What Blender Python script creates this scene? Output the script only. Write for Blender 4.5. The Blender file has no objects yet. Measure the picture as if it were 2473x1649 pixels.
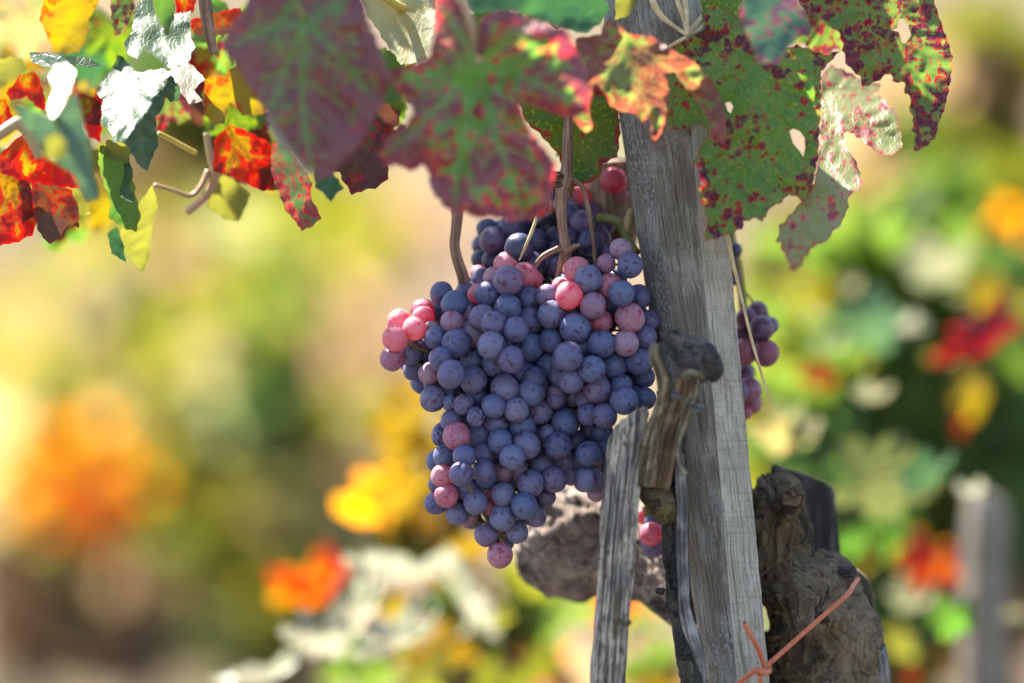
import bpy, math, random
import numpy as np
from mathutils import Vector, Matrix, Euler, noise
from mathutils.geometry import delaunay_2d_cdt

# ------------------------------------------------------------------ camera, sky, sun, exposure
S = bpy.context.scene
COL = S.collection
F0 = 2.03                     # metres from lens to the grapes
CAMZ = 0.75
KPX = 36.0 / 135.0 * F0 / 2473.0   # metres per photo pixel at the grapes
cam_d = bpy.data.cameras.new('camera'); cam = bpy.data.objects.new('camera', cam_d); COL.objects.link(cam)
cam_d.lens = 135; cam_d.sensor_width = 36; cam_d.sensor_fit = 'HORIZONTAL'
cam_d.clip_start = 0.05; cam_d.clip_end = 500
cam.location = (0, -F0, CAMZ); cam.rotation_euler = (math.radians(90), 0, 0)
cam_d.dof.use_dof = True; cam_d.dof.focus_distance = F0 + 0.003; cam_d.dof.aperture_fstop = 2.0
S.camera = cam

SUN = Vector((-0.38, 0.36, 0.85)).normalized()
SUN_EL = math.asin(SUN.z)
w = bpy.data.worlds.new('World'); S.world = w; w.use_nodes = True
nt = w.node_tree; bg = nt.nodes['Background']
sky = nt.nodes.new('ShaderNodeTexSky'); sky.sky_type = 'NISHITA'; sky.sun_disc = False
sky.sun_elevation = SUN_EL; sky.sun_rotation = math.atan2(SUN.x, SUN.y)
nt.links.new(sky.outputs[0], bg.inputs[0]); bg.inputs[1].default_value = 0.072
sl = bpy.data.lights.new('sun', 'SUN'); sl.energy = 5.0; sl.angle = math.radians(0.5); sl.color = (1.0, 0.94, 0.85)
so = bpy.data.objects.new('sun', sl); COL.objects.link(so)
so.rotation_euler = SUN.to_track_quat('Z', 'Y').to_euler(); so.location = (-2, 3, 6)
S.view_settings.view_transform = 'Standard'; S.view_settings.look = 'None'
S.view_settings.exposure = 2.6; S.view_settings.gamma = 1
S.render.engine = 'CYCLES'
S.cycles.use_denoising = True
S.cycles.max_bounces = 10; S.cycles.diffuse_bounces = 4; S.cycles.transmission_bounces = 6
S.cycles.sample_clamp_indirect = 6

# ------------------------------------------------------------------ helpers
R = random.Random(7)
def P(px, py, d=0.0):
    """photo pixel -> point on the plane d metres beyond the grapes"""
    k = KPX * (F0 + d) / F0
    return Vector(((px - 1236.5) * k, d, CAMZ - (py - 824.5) * k))
REG = {0: (0, 0, 1.0), 1: (0, 0, 2.306), 2: (700, 0, 2.614), 3: (1400, 0, 2.192), 4: (900, 500, 3.136), 5: (900, 950, 3.136),
       6: (1350, 750, 3.137), 7: (1350, 1100, 2.767), 8: (0, 600, 1.495), 9: (600, 1200, 2.6133), 10: (1850, 600, 2.6132),
       11: (1900, 1100, 2.857), 12: (1300, 300, 3.92), 13: (1750, 550, 3.136)}
def rp(reg, p):
    o = REG[reg]; return (o[0] + p[0] / o[2], o[1] + p[1] / o[2])
def tag(o, label=None, cat=None, group=None, kind=None):
    if label: o['label'] = label
    if cat: o['category'] = cat
    if group: o['group'] = group
    if kind: o['kind'] = kind
    return o
def empty(name, loc=(0, 0, 0)):
    o = bpy.data.objects.new(name, None); o.empty_display_size = 0.01; o.location = loc; COL.objects.link(o); return o
def link(name, me, parent=None, mats=()):
    o = bpy.data.objects.new(name, me); COL.objects.link(o)
    for m in mats: me.materials.append(m)
    if parent is not None:
        o.parent = parent; o.matrix_parent_inverse = Matrix.Translation(parent.location).inverted()
    return o
def mesh(name, V, F, smooth=True):
    me = bpy.data.meshes.new(name); me.from_pydata([tuple(v) for v in V], [], [tuple(f) for f in F])
    if smooth: me.polygons.foreach_set('use_smooth', [True] * len(me.polygons))
    me.update(); return me
def fattr(me, name, vals):
    a = me.attributes.new(name, 'FLOAT', 'POINT'); a.data.foreach_set('value', np.asarray(vals, np.float32))
def setuv(me, uv):
    l = me.uv_layers.new(name='UVMap'); idx = np.empty(len(me.loops), np.int32); me.loops.foreach_get('vertex_index', idx)
    l.data.foreach_set('uv', np.asarray(uv, np.float32)[idx].ravel())
def n3(x, y, z): return noise.noise(Vector((x, y, z)))

# ------------------------------------------------------------------ material helpers
class NT:
    def __init__(s, name):
        s.m = bpy.data.materials.new(name); s.m.use_nodes = True; s.t = s.m.node_tree; s.t.nodes.clear()
        s.out = s.t.nodes.new('ShaderNodeOutputMaterial')
    def n(s, typ, **kw):
        nd = s.t.nodes.new('ShaderNode' + typ)
        for k, v in kw.items():
            if k.startswith('i_'):
                nd.inputs[k[2:].replace('_', ' ')].default_value = v
            else: setattr(nd, k, v)
        return nd
    def l(s, a, b): s.t.links.new(a, b)
    def math(s, op, a, b=0.0, clamp=False):
        nd = s.n('Math', operation=op, use_clamp=clamp)
        for i, v in enumerate((a, b)):
            if hasattr(v, 'is_linked') or hasattr(v, 'links'): s.l(v, nd.inputs[i])
            else: nd.inputs[i].default_value = v
        return nd.outputs[0]
    def step(s, v, a, b):
        nd = s.n('MapRange', interpolation_type='SMOOTHSTEP'); s.l(v, nd.inputs['Value'])
        nd.inputs['From Min'].default_value = a; nd.inputs['From Max'].default_value = b; return nd.outputs[0]
    def mix(s, f, a, b, mode='MIX'):
        nd = s.n('Mix', data_type='RGBA', blend_type=mode)
        for sock, v in ((nd.inputs[0], f), (nd.inputs[6], a), (nd.inputs[7], b)):
            if hasattr(v, 'links'): s.l(v, sock)
            else: sock.default_value = v if isinstance(v, (int, float)) else (*v, 1.0)[:4]
        return nd.outputs[2]
    def noise(s, vec, scale, detail=3.0, rough=0.55, dist=0.0):
        nd = s.n('TexNoise'); s.l(vec, nd.inputs['Vector']); nd.inputs['Scale'].default_value = scale
        nd.inputs['Detail'].default_value = detail; nd.inputs['Roughness'].default_value = rough; nd.inputs['Distortion'].default_value = dist
        return nd.outputs[0]
    def mapping(s, vec, scale=(1, 1, 1), loc=(0, 0, 0)):
        nd = s.n('Mapping'); s.l(vec, nd.inputs[0]); nd.inputs['Scale'].default_value = scale; nd.inputs['Location'].default_value = loc
        return nd.outputs[0]

def leaf_mat(name, g1, g2, spot=(.30, .012, .02), core=(.045, .008, .03), amt=.3, sscale=190., vein=None, veinmix=.6, edge=(.3, .02, .02), eamt=.3,
             brown=0.0, browncol=(.12, .035, .02), trans=.5, tboost=2.2, rough=.42, spec=.5, seed=0.0, speck=0.0, dots=0.0, dscale=170., bscale=22):
    """vine leaf: mottled blade, red autumn spots with dark cores, veins that stay their own colour; light passes through it"""
    a = NT(name)
    uv = a.n('UVMap').outputs[0]
    uv = a.mapping(uv, loc=(seed * 1.37, seed * 0.73, seed))
    ve = a.n('Attribute', attribute_name='vein').outputs['Fac']
    ed = a.n('Attribute', attribute_name='edge').outputs['Fac']
    big = a.noise(uv, 34, 2); mid = a.noise(uv, sscale, 3, .5, .4); fine = a.noise(uv, 900, 2)
    base = a.mix(a.step(big, .35, .65), g1, g2)
    base = a.mix(a.math('MULTIPLY', a.step(fine, .45, .7), .25), base, (g2[0] * 1.3, g2[1] * 1.2, g2[2]))
    if speck:
        vo = a.noise(uv, 420, 2, .5)
        base = a.mix(a.math('MULTIPLY', a.step(vo, .56, .66), speck), base, (.38, .34, .03))
    s = a.math('ADD', a.math('MULTIPLY', mid, .72), a.math('MULTIPLY', big, .30))
    s = a.math('ADD', s, a.math('MULTIPLY', ed, eamt * .35))
    s = a.math('SUBTRACT', s, a.math('MULTIPLY', ve, .10))
    th = .74 - amt * .46
    m1 = a.step(s, th - .018, th + .022); m2 = a.step(s, th + .05, th + .11)
    c = a.mix(m1, base, spot); c = a.mix(a.math('MULTIPLY', m2, .85), c, core)
    c = a.mix(a.math('MULTIPLY', a.step(ed, .75, 1.0), eamt), c, edge)
    if dots:
        dn = a.n('TexNoise'); a.l(uv, dn.inputs['Vector']); dn.inputs['Scale'].default_value = 260; dn.inputs['Detail'].default_value = 2
        dv = a.n('VectorMath', operation='SCALE'); a.l(dn.outputs['Color'], dv.inputs[0]); dv.inputs['Scale'].default_value = .0055
        da = a.n('VectorMath', operation='ADD'); a.l(uv, da.inputs[0]); a.l(dv.outputs[0], da.inputs[1])
        for k_, (sc_, am_) in enumerate(((dscale, dots), (dscale * 2.1, dots * .8))):
            vd = a.n('TexVoronoi'); a.l(da.outputs[0], vd.inputs['Vector']); vd.inputs['Scale'].default_value = sc_
            sr = a.n('SeparateColor'); a.l(vd.outputs['Color'], sr.inputs[0])
            dens = a.math('ADD', a.math('MULTIPLY', a.step(big, .36, .62), .55), a.math('MULTIPLY', ed, eamt * .5))
            rr_ = a.math('MULTIPLY', a.math('ADD', a.math('MULTIPLY', sr.outputs[0], .75), -.28), a.math('MULTIPLY', a.math('ADD', dens, .35), am_ * 1.6))
            e_ = a.math('SUBTRACT', rr_, a.math('MULTIPLY', vd.outputs['Distance'], .55))
            c = a.mix(a.step(e_, -.015, .03), c, spot); c = a.mix(a.math('MULTIPLY', a.step(e_, .05, .13), .9), c, core)
    if brown > 0:
        b = a.step(a.noise(uv, bscale, 4, .6, .3), .66 - brown * .35, .70 - brown * .35)
        c = a.mix(b, c, browncol)
    vc = vein or (g2[0] * 1.1, g2[1] * 1.15, g2[2] * 1.1)
    c = a.mix(a.math('MULTIPLY', ve, veinmix), c, vc)
    vor = a.n('TexVoronoi', feature='DISTANCE_TO_EDGE'); a.l(uv, vor.inputs['Vector']); vor.inputs['Scale'].default_value = 330
    net = a.step(vor.outputs[0], 0.0, .12)
    c = a.mix(a.math('MULTIPLY', a.math('SUBTRACT', 1.0, net), .22), c, (c_ := (vc[0], vc[1], vc[2])))
    h = a.math('ADD', a.math('MULTIPLY', net, .5), a.math('MULTIPLY', mid, .8))
    bp = a.n('Bump'); bp.inputs['Strength'].default_value = .35; bp.inputs['Distance'].default_value = .0006; a.l(h, bp.inputs['Height'])
    pr = a.n('BsdfPrincipled'); a.l(c, pr.inputs['Base Color']); pr.inputs['Roughness'].default_value = rough
    pr.inputs['Specular IOR Level'].default_value = spec; a.l(bp.outputs[0], pr.inputs['Normal'])
    hs = a.n('HueSaturation'); hs.inputs['Saturation'].default_value = 1.12; hs.inputs['Value'].default_value = tboost; a.l(c, hs.inputs['Color'])
    tr = a.n('BsdfTranslucent'); a.l(hs.outputs[0], tr.inputs['Color'])
    ms = a.n('MixShader'); ms.inputs[0].default_value = trans; a.l(pr.outputs[0], ms.inputs[1]); a.l(tr.outputs[0], ms.inputs[2])
    a.l(ms.outputs[0], a.out.inputs[0]); return a.m

def simple_leaf(name, c1, c2, trans=.5, rough=.45, tboost=1.8, spec=.5, sc=30):
    a = NT(name); gp = a.n('TexCoord').outputs['Object']
    c = a.mix(a.step(a.noise(gp, sc, 3), .35, .65), c1, c2)
    pr = a.n('BsdfPrincipled'); a.l(c, pr.inputs['Base Color']); pr.inputs['Roughness'].default_value = rough; pr.inputs['Specular IOR Level'].default_value = spec
    hs = a.n('HueSaturation'); hs.inputs['Saturation'].default_value = 1.1; hs.inputs['Value'].default_value = tboost; a.l(c, hs.inputs['Color'])
    tr = a.n('BsdfTranslucent'); a.l(hs.outputs[0], tr.inputs['Color'])
    ms = a.n('MixShader'); ms.inputs[0].default_value = trans; a.l(pr.outputs[0], ms.inputs[1]); a.l(tr.outputs[0], ms.inputs[2])
    a.l(ms.outputs[0], a.out.inputs[0]); return a.m

def wood_mat(name, dark, mid, light, along=6., across=420., lo=.32, hi=.68, cracks=.5, saw=0.0, moss=None, lichen=0.0, pores=.5, blotch=30., bump=.0012, rough=.85):
    """weathered wood: uv is metres, v runs along the grain"""
    a = NT(name); uv = a.n('UVMap').outputs[0]
    g = a.mapping(uv, (across, along * 1.6, 1)); gr = a.noise(g, 1.0, 5, .62, .25)
    g2 = a.mapping(uv, (across * .5, along * .8, 1)); gr2 = a.noise(g2, 1.0, 3, .5, .4)
    bl = a.noise(uv, blotch, 3, .55)
    h = a.math('ADD', a.math('MULTIPLY', gr, .6), a.math('MULTIPLY', gr2, .4))
    c = a.mix(a.step(h, lo, hi), dark, mid); c = a.mix(a.math('MULTIPLY', a.step(a.math('ADD', a.math('MULTIPLY', gr2, .35), a.math('MULTIPLY', bl, .65)), .45, .62), a.step(gr, .30, .55)), c, light)
    ck = a.noise(a.mapping(uv, (across * .45, along * .33, 1), (3, 7, 0)), 1.0, 2, .5, .5)
    ckm = a.step(ck, .655 - cracks * .03, .685 - cracks * .03)
    c = a.mix(a.math('MULTIPLY', ckm, .75 * min(1, cracks * 1.6)), c, tuple(v * .35 for v in dark))
    h = a.math('SUBTRACT', h, a.math('MULTIPLY', ckm, .55))
    if saw:
        sw = a.noise(a.mapping(uv, (25, 620, 1)), 1.0, 2, .5); sm = a.step(sw, .56, .70)
        c = a.mix(a.math('MULTIPLY', sm, saw), c, dark); h = a.math('SUBTRACT', h, a.math('MULTIPLY', sm, saw * .7))
    pf = a.noise(a.mapping(uv, (across * 2.1, along * 6, 1), (1, 2, 0)), 1.0, 3, .6); pm = a.step(pf, .54, .64)
    c = a.mix(a.math('MULTIPLY', pm, pores), c, tuple(v * .6 for v in dark)); h = a.math('SUBTRACT', h, a.math('MULTIPLY', pm, .25))
    if lichen:
        lf = a.math('MULTIPLY', a.step(a.noise(a.mapping(uv, (1, .55, 1)), 620, 4, .65), .50, .60), a.step(a.noise(a.mapping(uv, (1, .4, 1), (5, 3, 0)), 38, 3, .6), .46, .62))
        c = a.mix(a.math('MULTIPLY', lf, lichen), c, (.36, .38, .42)); h = a.math('ADD', h, a.math('MULTIPLY', lf, .3))
    if moss:
        c = a.mix(a.math('MULTIPLY', a.step(a.noise(uv, 70, 4, .6), .48, .62), .7), c, moss)
    bp = a.n('Bump'); bp.inputs['Strength'].default_value = .9; bp.inputs['Distance'].default_value = bump; a.l(h, bp.inputs['Height'])
    pr = a.n('BsdfPrincipled'); a.l(c, pr.inputs['Base Color']); pr.inputs['Roughness'].default_value = rough; pr.inputs['Specular IOR Level'].default_value = .2
    a.l(bp.outputs[0], pr.inputs['Normal']); a.l(pr.outputs[0], a.out.inputs[0]); return a.m

def plain_mat(name, c1, c2, scale=200., rough=.5, spec=.4, bump=0.0):
    a = NT(name); gp = a.n('TexCoord').outputs['Object']; n = a.noise(gp, scale, 4)
    pr = a.n('BsdfPrincipled'); a.l(a.mix(a.step(n, .35, .65), c1, c2), pr.inputs['Base Color']); pr.inputs['Roughness'].default_value = rough
    pr.inputs['Specular IOR Level'].default_value = spec
    if bump:
        bp = a.n('Bump'); bp.inputs['Distance'].default_value = bump; a.l(n, bp.inputs['Height']); a.l(bp.outputs[0], pr.inputs['Normal'])
    a.l(pr.outputs[0], a.out.inputs[0]); return a.m

def bark_mat(name, c1, c2, c3, sc=1.0, bump=.003):
    """old vine bark: ridged swirling fibres with moss-brown and grey"""
    a = NT(name); uv = a.n('UVMap').outputs[0]; ob = a.n('TexCoord').outputs['Object']
    wv = a.noise(ob, 38 * sc, 3, .6)
    wob = a.n('VectorMath', operation='ADD'); a.l(uv, wob.inputs[0])
    cmb = a.n('CombineXYZ'); a.l(a.math('MULTIPLY', wv, .075 / sc), cmb.inputs[0]); a.l(a.math('MULTIPLY', wv, .03 / sc), cmb.inputs[1]); a.l(cmb.outputs[0], wob.inputs[1])
    f = a.noise(a.mapping(wob.outputs[0], (300 * sc, 30 * sc, 1)), 1.0, 5, .65, .5)
    f2 = a.noise(a.mapping(wob.outputs[0], (110 * sc, 16 * sc, 1)), 1.0, 3, .5, .6)
    blot = a.noise(ob, 30 * sc, 4, .6)
    h = a.math('ADD', a.math('MULTIPLY', f, .55), a.math('MULTIPLY', f2, .6))
    c = a.mix(a.step(h, .40, .66), c1, c2); c = a.mix(a.step(blot, .46, .62), c, a.mix(a.step(h, .42, .7), tuple(v * .6 for v in c1), c3))
    c = a.mix(a.math('MULTIPLY', a.step(f2, .55, .63), .85), c, tuple(v * .2 for v in c1))  # crevices between fibres darkened, their shade painted into the bark
    bp = a.n('Bump'); bp.inputs['Strength'].default_value = 1.0; bp.inputs['Distance'].default_value = bump; a.l(h, bp.inputs['Height'])
    pr = a.n('BsdfPrincipled'); a.l(c, pr.inputs['Base Color']); pr.inputs['Roughness'].default_value = .85; pr.inputs['Specular IOR Level'].default_value = .25
    a.l(bp.outputs[0], pr.inputs['Normal']); a.l(pr.outputs[0], a.out.inputs[0]); return a.m

def grape_mat():
    a = NT('grape_skin')
    ripe = a.n('Attribute', attribute_name='ripe', attribute_type='OBJECT').outputs['Fac']
    oi = a.n('ObjectInfo').outputs['Random']; ob = a.n('TexCoord').outputs['Object']
    off = a.n('VectorMath', operation='ADD'); a.l(ob, off.inputs[0]); cx = a.n('CombineXYZ')
    for i, k in enumerate((1.0, 1.7, 2.3)): a.l(a.math('MULTIPLY', oi, 40 * k), cx.inputs[i])
    a.l(cx.outputs[0], off.inputs[1]); v = off.outputs[0]
    # object space is unit radius
    skin = a.mix(ripe, (.50, .018, .045), (.020, .008, .022))
    bl1 = a.mix(ripe, (.70, .62, .72), (.082, .110, .235)); bl2 = a.mix(ripe, (.52, .36, .48), (.100, .092, .195))
    bloom = a.mix(a.step(a.math('ADD', a.math('MULTIPLY', a.noise(v, 1.3, 2), .6), a.math('MULTIPLY', oi, .4)), .35, .7), bl1, bl2)
    patch = a.noise(v, 2.3, 5, .62, .5)
    m = a.math('SUBTRACT', 1.0, a.math('MULTIPLY', a.step(patch, .53, .64), .85))
    scr = a.noise(a.mapping(v, (14, 3.0, 5.0)), 1.0, 4, .7, 1.2)
    m = a.math('MULTIPLY', m, a.math('SUBTRACT', 1.0, a.math('MULTIPLY', a.step(scr, .62, .67), .7)))
    fine = a.noise(v, 26, 3, .6)
    m = a.math('MULTIPLY', m, a.math('ADD', .80, a.math('MULTIPLY', fine, .22)))
    vo = a.n('TexVoronoi'); a.l(v, vo.inputs['Vector']); vo.inputs['Scale'].default_value = 4.5
    dots = a.step(vo.outputs['Distance'], .055, .095)
    m = a.math('MULTIPLY', m, a.math('ADD', .35, a.math('MULTIPLY', dots, .65)))
    m = a.math('MULTIPLY', m, a.math('ADD', .46, a.math('MULTIPLY', ripe, .50)))
    bare_shade = a.n('Attribute', attribute_name='bare_shade', attribute_type='OBJECT').outputs['Fac']  # thinner bloom, also used to put shade into the grape colour
    m = a.math('MULTIPLY', m, a.math('SUBTRACT', 1.0, bare_shade))
    col = a.mix(m, skin, bloom)
    sep = a.n('SeparateXYZ'); a.l(ob, sep.inputs[0])
    rad = a.math('SQRT', a.math('ADD', a.math('POWER', sep.outputs[0], 2.0), a.math('POWER', sep.outputs[1], 2.0)))
    low = a.math('LESS_THAN', sep.outputs[2], 0.0)
    scar = a.math('MULTIPLY', a.math('MULTIPLY', a.math('SUBTRACT', 1.0, a.step(rad, .035, .06)), low), .9)
    ring = a.math('MULTIPLY', a.math('MULTIPLY', a.step(rad, .05, .07), a.math('SUBTRACT', 1.0, a.step(rad, .08, .13))), low)
    col = a.mix(a.math('MULTIPLY', ring, .35), col, (.30, .27, .34)); col = a.mix(scar, col, (.03, .015, .02))
    pr = a.n('BsdfPrincipled'); a.l(col, pr.inputs['Base Color'])
    a.l(a.math('ADD', .30, a.math('MULTIPLY', m, .28)), pr.inputs['Roughness'])
    pr.inputs['Specular IOR Level'].default_value = .42
    inv = a.math('SUBTRACT', 1.0, ripe)
    a.l(a.math('MULTIPLY', inv, .2), pr.inputs['Subsurface Weight'])
    pr.inputs['Subsurface Radius'].default_value = (1.0, .12, .14); pr.inputs['Subsurface Scale'].default_value = .003
    bp = a.n('Bump'); bp.inputs['Strength'].default_value = .12; bp.inputs['Distance'].default_value = .0004; a.l(a.math('ADD', fine, a.math('MULTIPLY', patch, .6)), bp.inputs['Height'])
    a.l(bp.outputs[0], pr.inputs['Normal'])
    tr = a.n('BsdfTranslucent'); tr.inputs['Color'].default_value = (.95, .025, .055, 1)
    ms = a.n('MixShader'); a.l(a.math('MULTIPLY', inv, .38), ms.inputs[0]); a.l(pr.outputs[0], ms.inputs[1]); a.l(tr.outputs[0], ms.inputs[2])
    a.l(ms.outputs[0], a.out.inputs[0]); return a.m

# ------------------------------------------------------------------ tubes and limbs
def tube(pts, rads, seg=12, rough=0.0, nscale=60., flat=1.0, flatdir=None, cap=True, ridge=0.0, nridge=7, seed=0.0, sub=6, lump=0.0, lscale=40.):
    """swept limb through 3-d points; returns V, F, UV"""
    pts = [Vector(p) for p in pts]; n = len(pts)
    Q, RR = [], []
    for i in range(n - 1):
        p0 = pts[max(i - 1, 0)]; p1 = pts[i]; p2 = pts[i + 1]; p3 = pts[min(i + 2, n - 1)]
        for k in range(sub):
            t = k / sub
            Q.append(0.5 * ((2 * p1) + (p2 - p0) * t + (2 * p0 - 5 * p1 + 4 * p2 - p3) * t * t + (3 * p1 - p0 - 3 * p2 + p3) * t ** 3))
            s = t * t * (3 - 2 * t); RR.append(rads[i] * (1 - s) + rads[i + 1] * s)
    Q.append(pts[-1]); RR.append(rads[-1])
    V, UV = [], []; acc = 0.0
    ref = Vector((0, 1, 0)) if flatdir is None else Vector(flatdir)
    for i, q in enumerate(Q):
        t = (Q[min(i + 1, len(Q) - 1)] - Q[max(i - 1, 0)]).normalized()
        a = t.cross(ref)
        if a.length < 1e-4: a = t.cross(Vector((1, 0, 0)))
        a.normalize(); b = a.cross(t).normalized()
        if i: acc += (q - Q[i - 1]).length
        for j in range(seg):
            th = 2 * math.pi * j / seg; r = RR[i]
            d = a * math.cos(th) + b * math.sin(th) * flat
            if rough or ridge or lump:
                o = q + d * r
                k = 1 + rough * n3(o.x * nscale + seed, o.y * nscale, o.z * nscale * .35)
                if lump: k += lump * n3(o.x * lscale + seed * 3, o.y * lscale, o.z * lscale)
                if ridge: k += ridge * (abs(n3(math.cos(th) * nridge * .5 + seed, math.sin(th) * nridge * .5, acc * nscale * .25)) * 2 - .5)
                r = r * k
            V.append(q + d * r); UV.append((th * max(rads) , acc))
    F = []
    for i in range(len(Q) - 1):
        for j in range(seg):
            F.append((i * seg + j, i * seg + (j + 1) % seg, (i + 1) * seg + (j + 1) % seg, (i + 1) * seg + j))
    if cap:
        for base, q in ((0, Q[0]), ((len(Q) - 1) * seg, Q[-1])):
            c = len(V); V.append(q); UV.append(UV[base])
            for j in range(seg):
                F.append((base + j, base + (j + 1) % seg, c) if base else (base + (j + 1) % seg, base + j, c))
    return V, F, UV
def tube_obj(name, pts, rads, mat, parent=None, **kw):
    V, F, UV = tube(pts, rads, **kw)
    if parent is not None: pass
    me = mesh(name, V, F); setuv(me, UV); return link(name, me, parent, (mat,))
def ppts(reg, lst):
    """(x, y, depth_mm) in a zoom region -> 3-d points"""
    return [P(*rp(reg, (p[0], p[1])), p[2] / 1000.) for p in lst]
def join(*parts):
    V, F, UV = [], [], []
    for v, f, u in parts:
        o = len(V); V += list(v); UV += list(u); F += [tuple(i + o for i in q) for q in f]
    return V, F, UV

# ------------------------------------------------------------------ leaves
def inside(poly, pts):
    x, y = pts[:, 0], pts[:, 1]; c = np.zeros(len(pts), bool); n = len(poly); j = n - 1
    for i in range(n):
        xi, yi = poly[i]; xj, yj = poly[j]
        if yi != yj: c ^= ((yi > y) != (yj > y)) & (x < (xj - xi) * (y - yi) / (yj - yi) + xi)
        j = i
    return c
def segdist(pts, a, b):
    a = np.asarray(a, float); b = np.asarray(b, float); ab = b - a; L = max((ab ** 2).sum(), 1e-9)
    t = np.clip(((pts - a) @ ab) / L, 0, 1); return np.hypot(*(pts - (a + t[:, None] * ab)).T), t
def serrate(poly, amp, rnd, step=7.0, period=24.0):
    poly = [np.array(p, float) for p in poly]; n = len(poly)
    area = sum(poly[i][0] * poly[(i + 1) % n][1] - poly[(i + 1) % n][0] * poly[i][1] for i in range(n))
    sg = 1.0 if area > 0 else -1.0
    out = []; s = 0.0; per = period; a = amp
    for i in range(n):
        p, q = poly[i], poly[(i + 1) % n]; d = q - p; L = np.hypot(*d)
        if L < 1e-6: continue
        nrm = sg * np.array((d[1], -d[0])) / L; k = max(1, int(L / step))
        for j in range(k):
            t = j / k
            ph = s / per; saw = ph if ph < .7 else (1 - ph) / .3 * .7
            out.append(tuple(p + d * t + nrm * a * (saw - .35)))
            s += L / k
            if s > per: s = 0.0; per = period * rnd.uniform(.65, 1.4); a = amp * rnd.uniform(.5, 1.4)
    return out
def traced_leaf(name, label, reg, pts, d, mat, origin=None, tips=None, tilt=(0, 0), curl=0.0, wave=.004, bulge=.0018, serr=6., seed=1, holes=(), vw=1.0,
                petiole=None, petmat=None, petr=.0013, group='leaves of the near vine', cup=0.0, fold=None, h=8.5, cat='leaf'):
    """leaf blade whose outline was traced from the photograph; it is tilted, cupped and puckered in depth"""
    rnd = random.Random(seed)
    poly = serrate([rp(reg, p) for p in pts], serr, rnd) if serr else [rp(reg, p) for p in pts]
    hol = [[rp(reg, p) for p in q] for q in holes]
    A = np.array(poly); mn, mx = A.min(0), A.max(0); ctr = (mn + mx) / 2; size = max(mx - mn)
    gx = np.arange(mn[0], mx[0], h); gy = np.arange(mn[1], mx[1], h * .866)
    G = np.array([(x + (h / 2 if r % 2 else 0), y) for r, y in enumerate(gy) for x in gx])
    G = G + np.array([(rnd.uniform(-1, 1), rnd.uniform(-1, 1)) for _ in range(len(G))]) * h * .12
    G = G[inside(poly, G)]
    if len(G):
        dm = np.full(len(G), 1e9)
        for i in range(len(poly)): dm = np.minimum(dm, segdist(G, poly[i - 1], poly[i])[0])
        G = G[dm > h * .45]
    vs = [Vector(p) for p in poly]; edges = [(i, (i + 1) % len(poly)) for i in range(len(poly))]
    for q in hol:
        o = len(vs); vs += [Vector(p) for p in q]; edges += [(o + i, o + (i + 1) % len(q)) for i in range(len(q))]
        if len(G): G = G[~inside(q, G)]
    vs += [Vector(p) for p in G]
    ov, oe, of, *_ = delaunay_2d_cdt(vs, edges, [], 0, 1e-4)
    X = np.array([tuple(v) for v in ov]); Fa = np.array([tuple(f) for f in of])
    cen = X[Fa].mean(1); ok = inside(poly, cen)
    for q in hol: ok &= ~inside(q, cen)
    Fa = Fa[ok]
    used = np.unique(Fa); remap = -np.ones(len(X), int); remap[used] = np.arange(len(used)); X = X[used]; Fa = remap[Fa]
    org = np.array(rp(reg, origin)) if origin else np.array((ctr[0], mn[1] + .1 * (mx[1] - mn[1])))
    if tips: T = [np.array(rp(reg, t)) for t in tips]
    else:
        T = []
        for ang in (-100, -50, 0, 50, 100):
            dr = np.array((math.sin(math.radians(ang)), math.cos(math.radians(ang))))
            far = org; k = 10
            while inside(poly, np.array([org + dr * k]))[0] and k < 600: far = org + dr * k; k += 10
            T.append(far)
    vd = np.full(len(X), 1e9); vein = np.zeros(len(X))
    for t in T:
        L = np.hypot(*(t - org))
        if L < 20: continue
        bend = np.array((-(t - org)[1], (t - org)[0])) / L * L * .04 * rnd.uniform(-1, 1)
        mid_ = (org + t) / 2 + bend
        for a, b, w0, w1 in ((org, mid_, 6.5 * vw, 4.5 * vw), (mid_, t, 4.5 * vw, 2.0 * vw)):
            dd, tt = segdist(X, a, b); vd = np.minimum(vd, dd); vein = np.maximum(vein, np.clip(1.25 - dd / (w0 + (w1 - w0) * tt), 0, 1))
        u = (t - org) / L; side = 1; s = L * .16
        while s < L * .9:
            a = org + (mid_ - org) * min(1, s / (L / 2)) if s < L / 2 else mid_ + (t - mid_) * ((s - L / 2) / (L / 2))
            for side in (-1, 1):
                ang = math.radians(rnd.uniform(42, 55)) * side
                dr = np.array((u[0] * math.cos(ang) - u[1] * math.sin(ang), u[0] * math.sin(ang) + u[1] * math.cos(ang)))
                b = a + dr * (L - s) * rnd.uniform(.42, .6); dd, tt = segdist(X, a, b)
                vd = np.minimum(vd, dd * 1.2); vein = np.maximum(vein, .75 * np.clip(1.2 - dd / ((3.6 - 2 * tt) * vw), 0, 1))
            s += L * rnd.uniform(.15, .2)
    ed = np.full(len(X), 1e9)
    for i in range(len(poly)): ed = np.minimum(ed, segdist(X, poly[i - 1], poly[i])[0])
    edge = np.clip(1 - ed / 38., 0, 1)
    rel = (X - ctr) * KPX
    f = tilt[0] * rel[:, 0] - tilt[1] * rel[:, 1]
    hs = size * KPX / 2
    f = f + cup * (rel ** 2).sum(1) / hs
    f = f - bulge * (1 - np.exp(-(vd / 16.) ** 1.5))
    sc = 34.
    f = f + wave * np.array([n3(x * sc + seed * 5.1, y * sc, seed * 2.3) for x, y in rel]) + wave * .35 * np.array([n3(x * 95 + seed, y * 95, seed * 1.3) for x, y in rel])
    f = f + curl * edge ** 1.5 * np.array([.6 + .9 * n3(x * 22 + seed, y * 22, 5.5) for x, y in rel])
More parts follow.
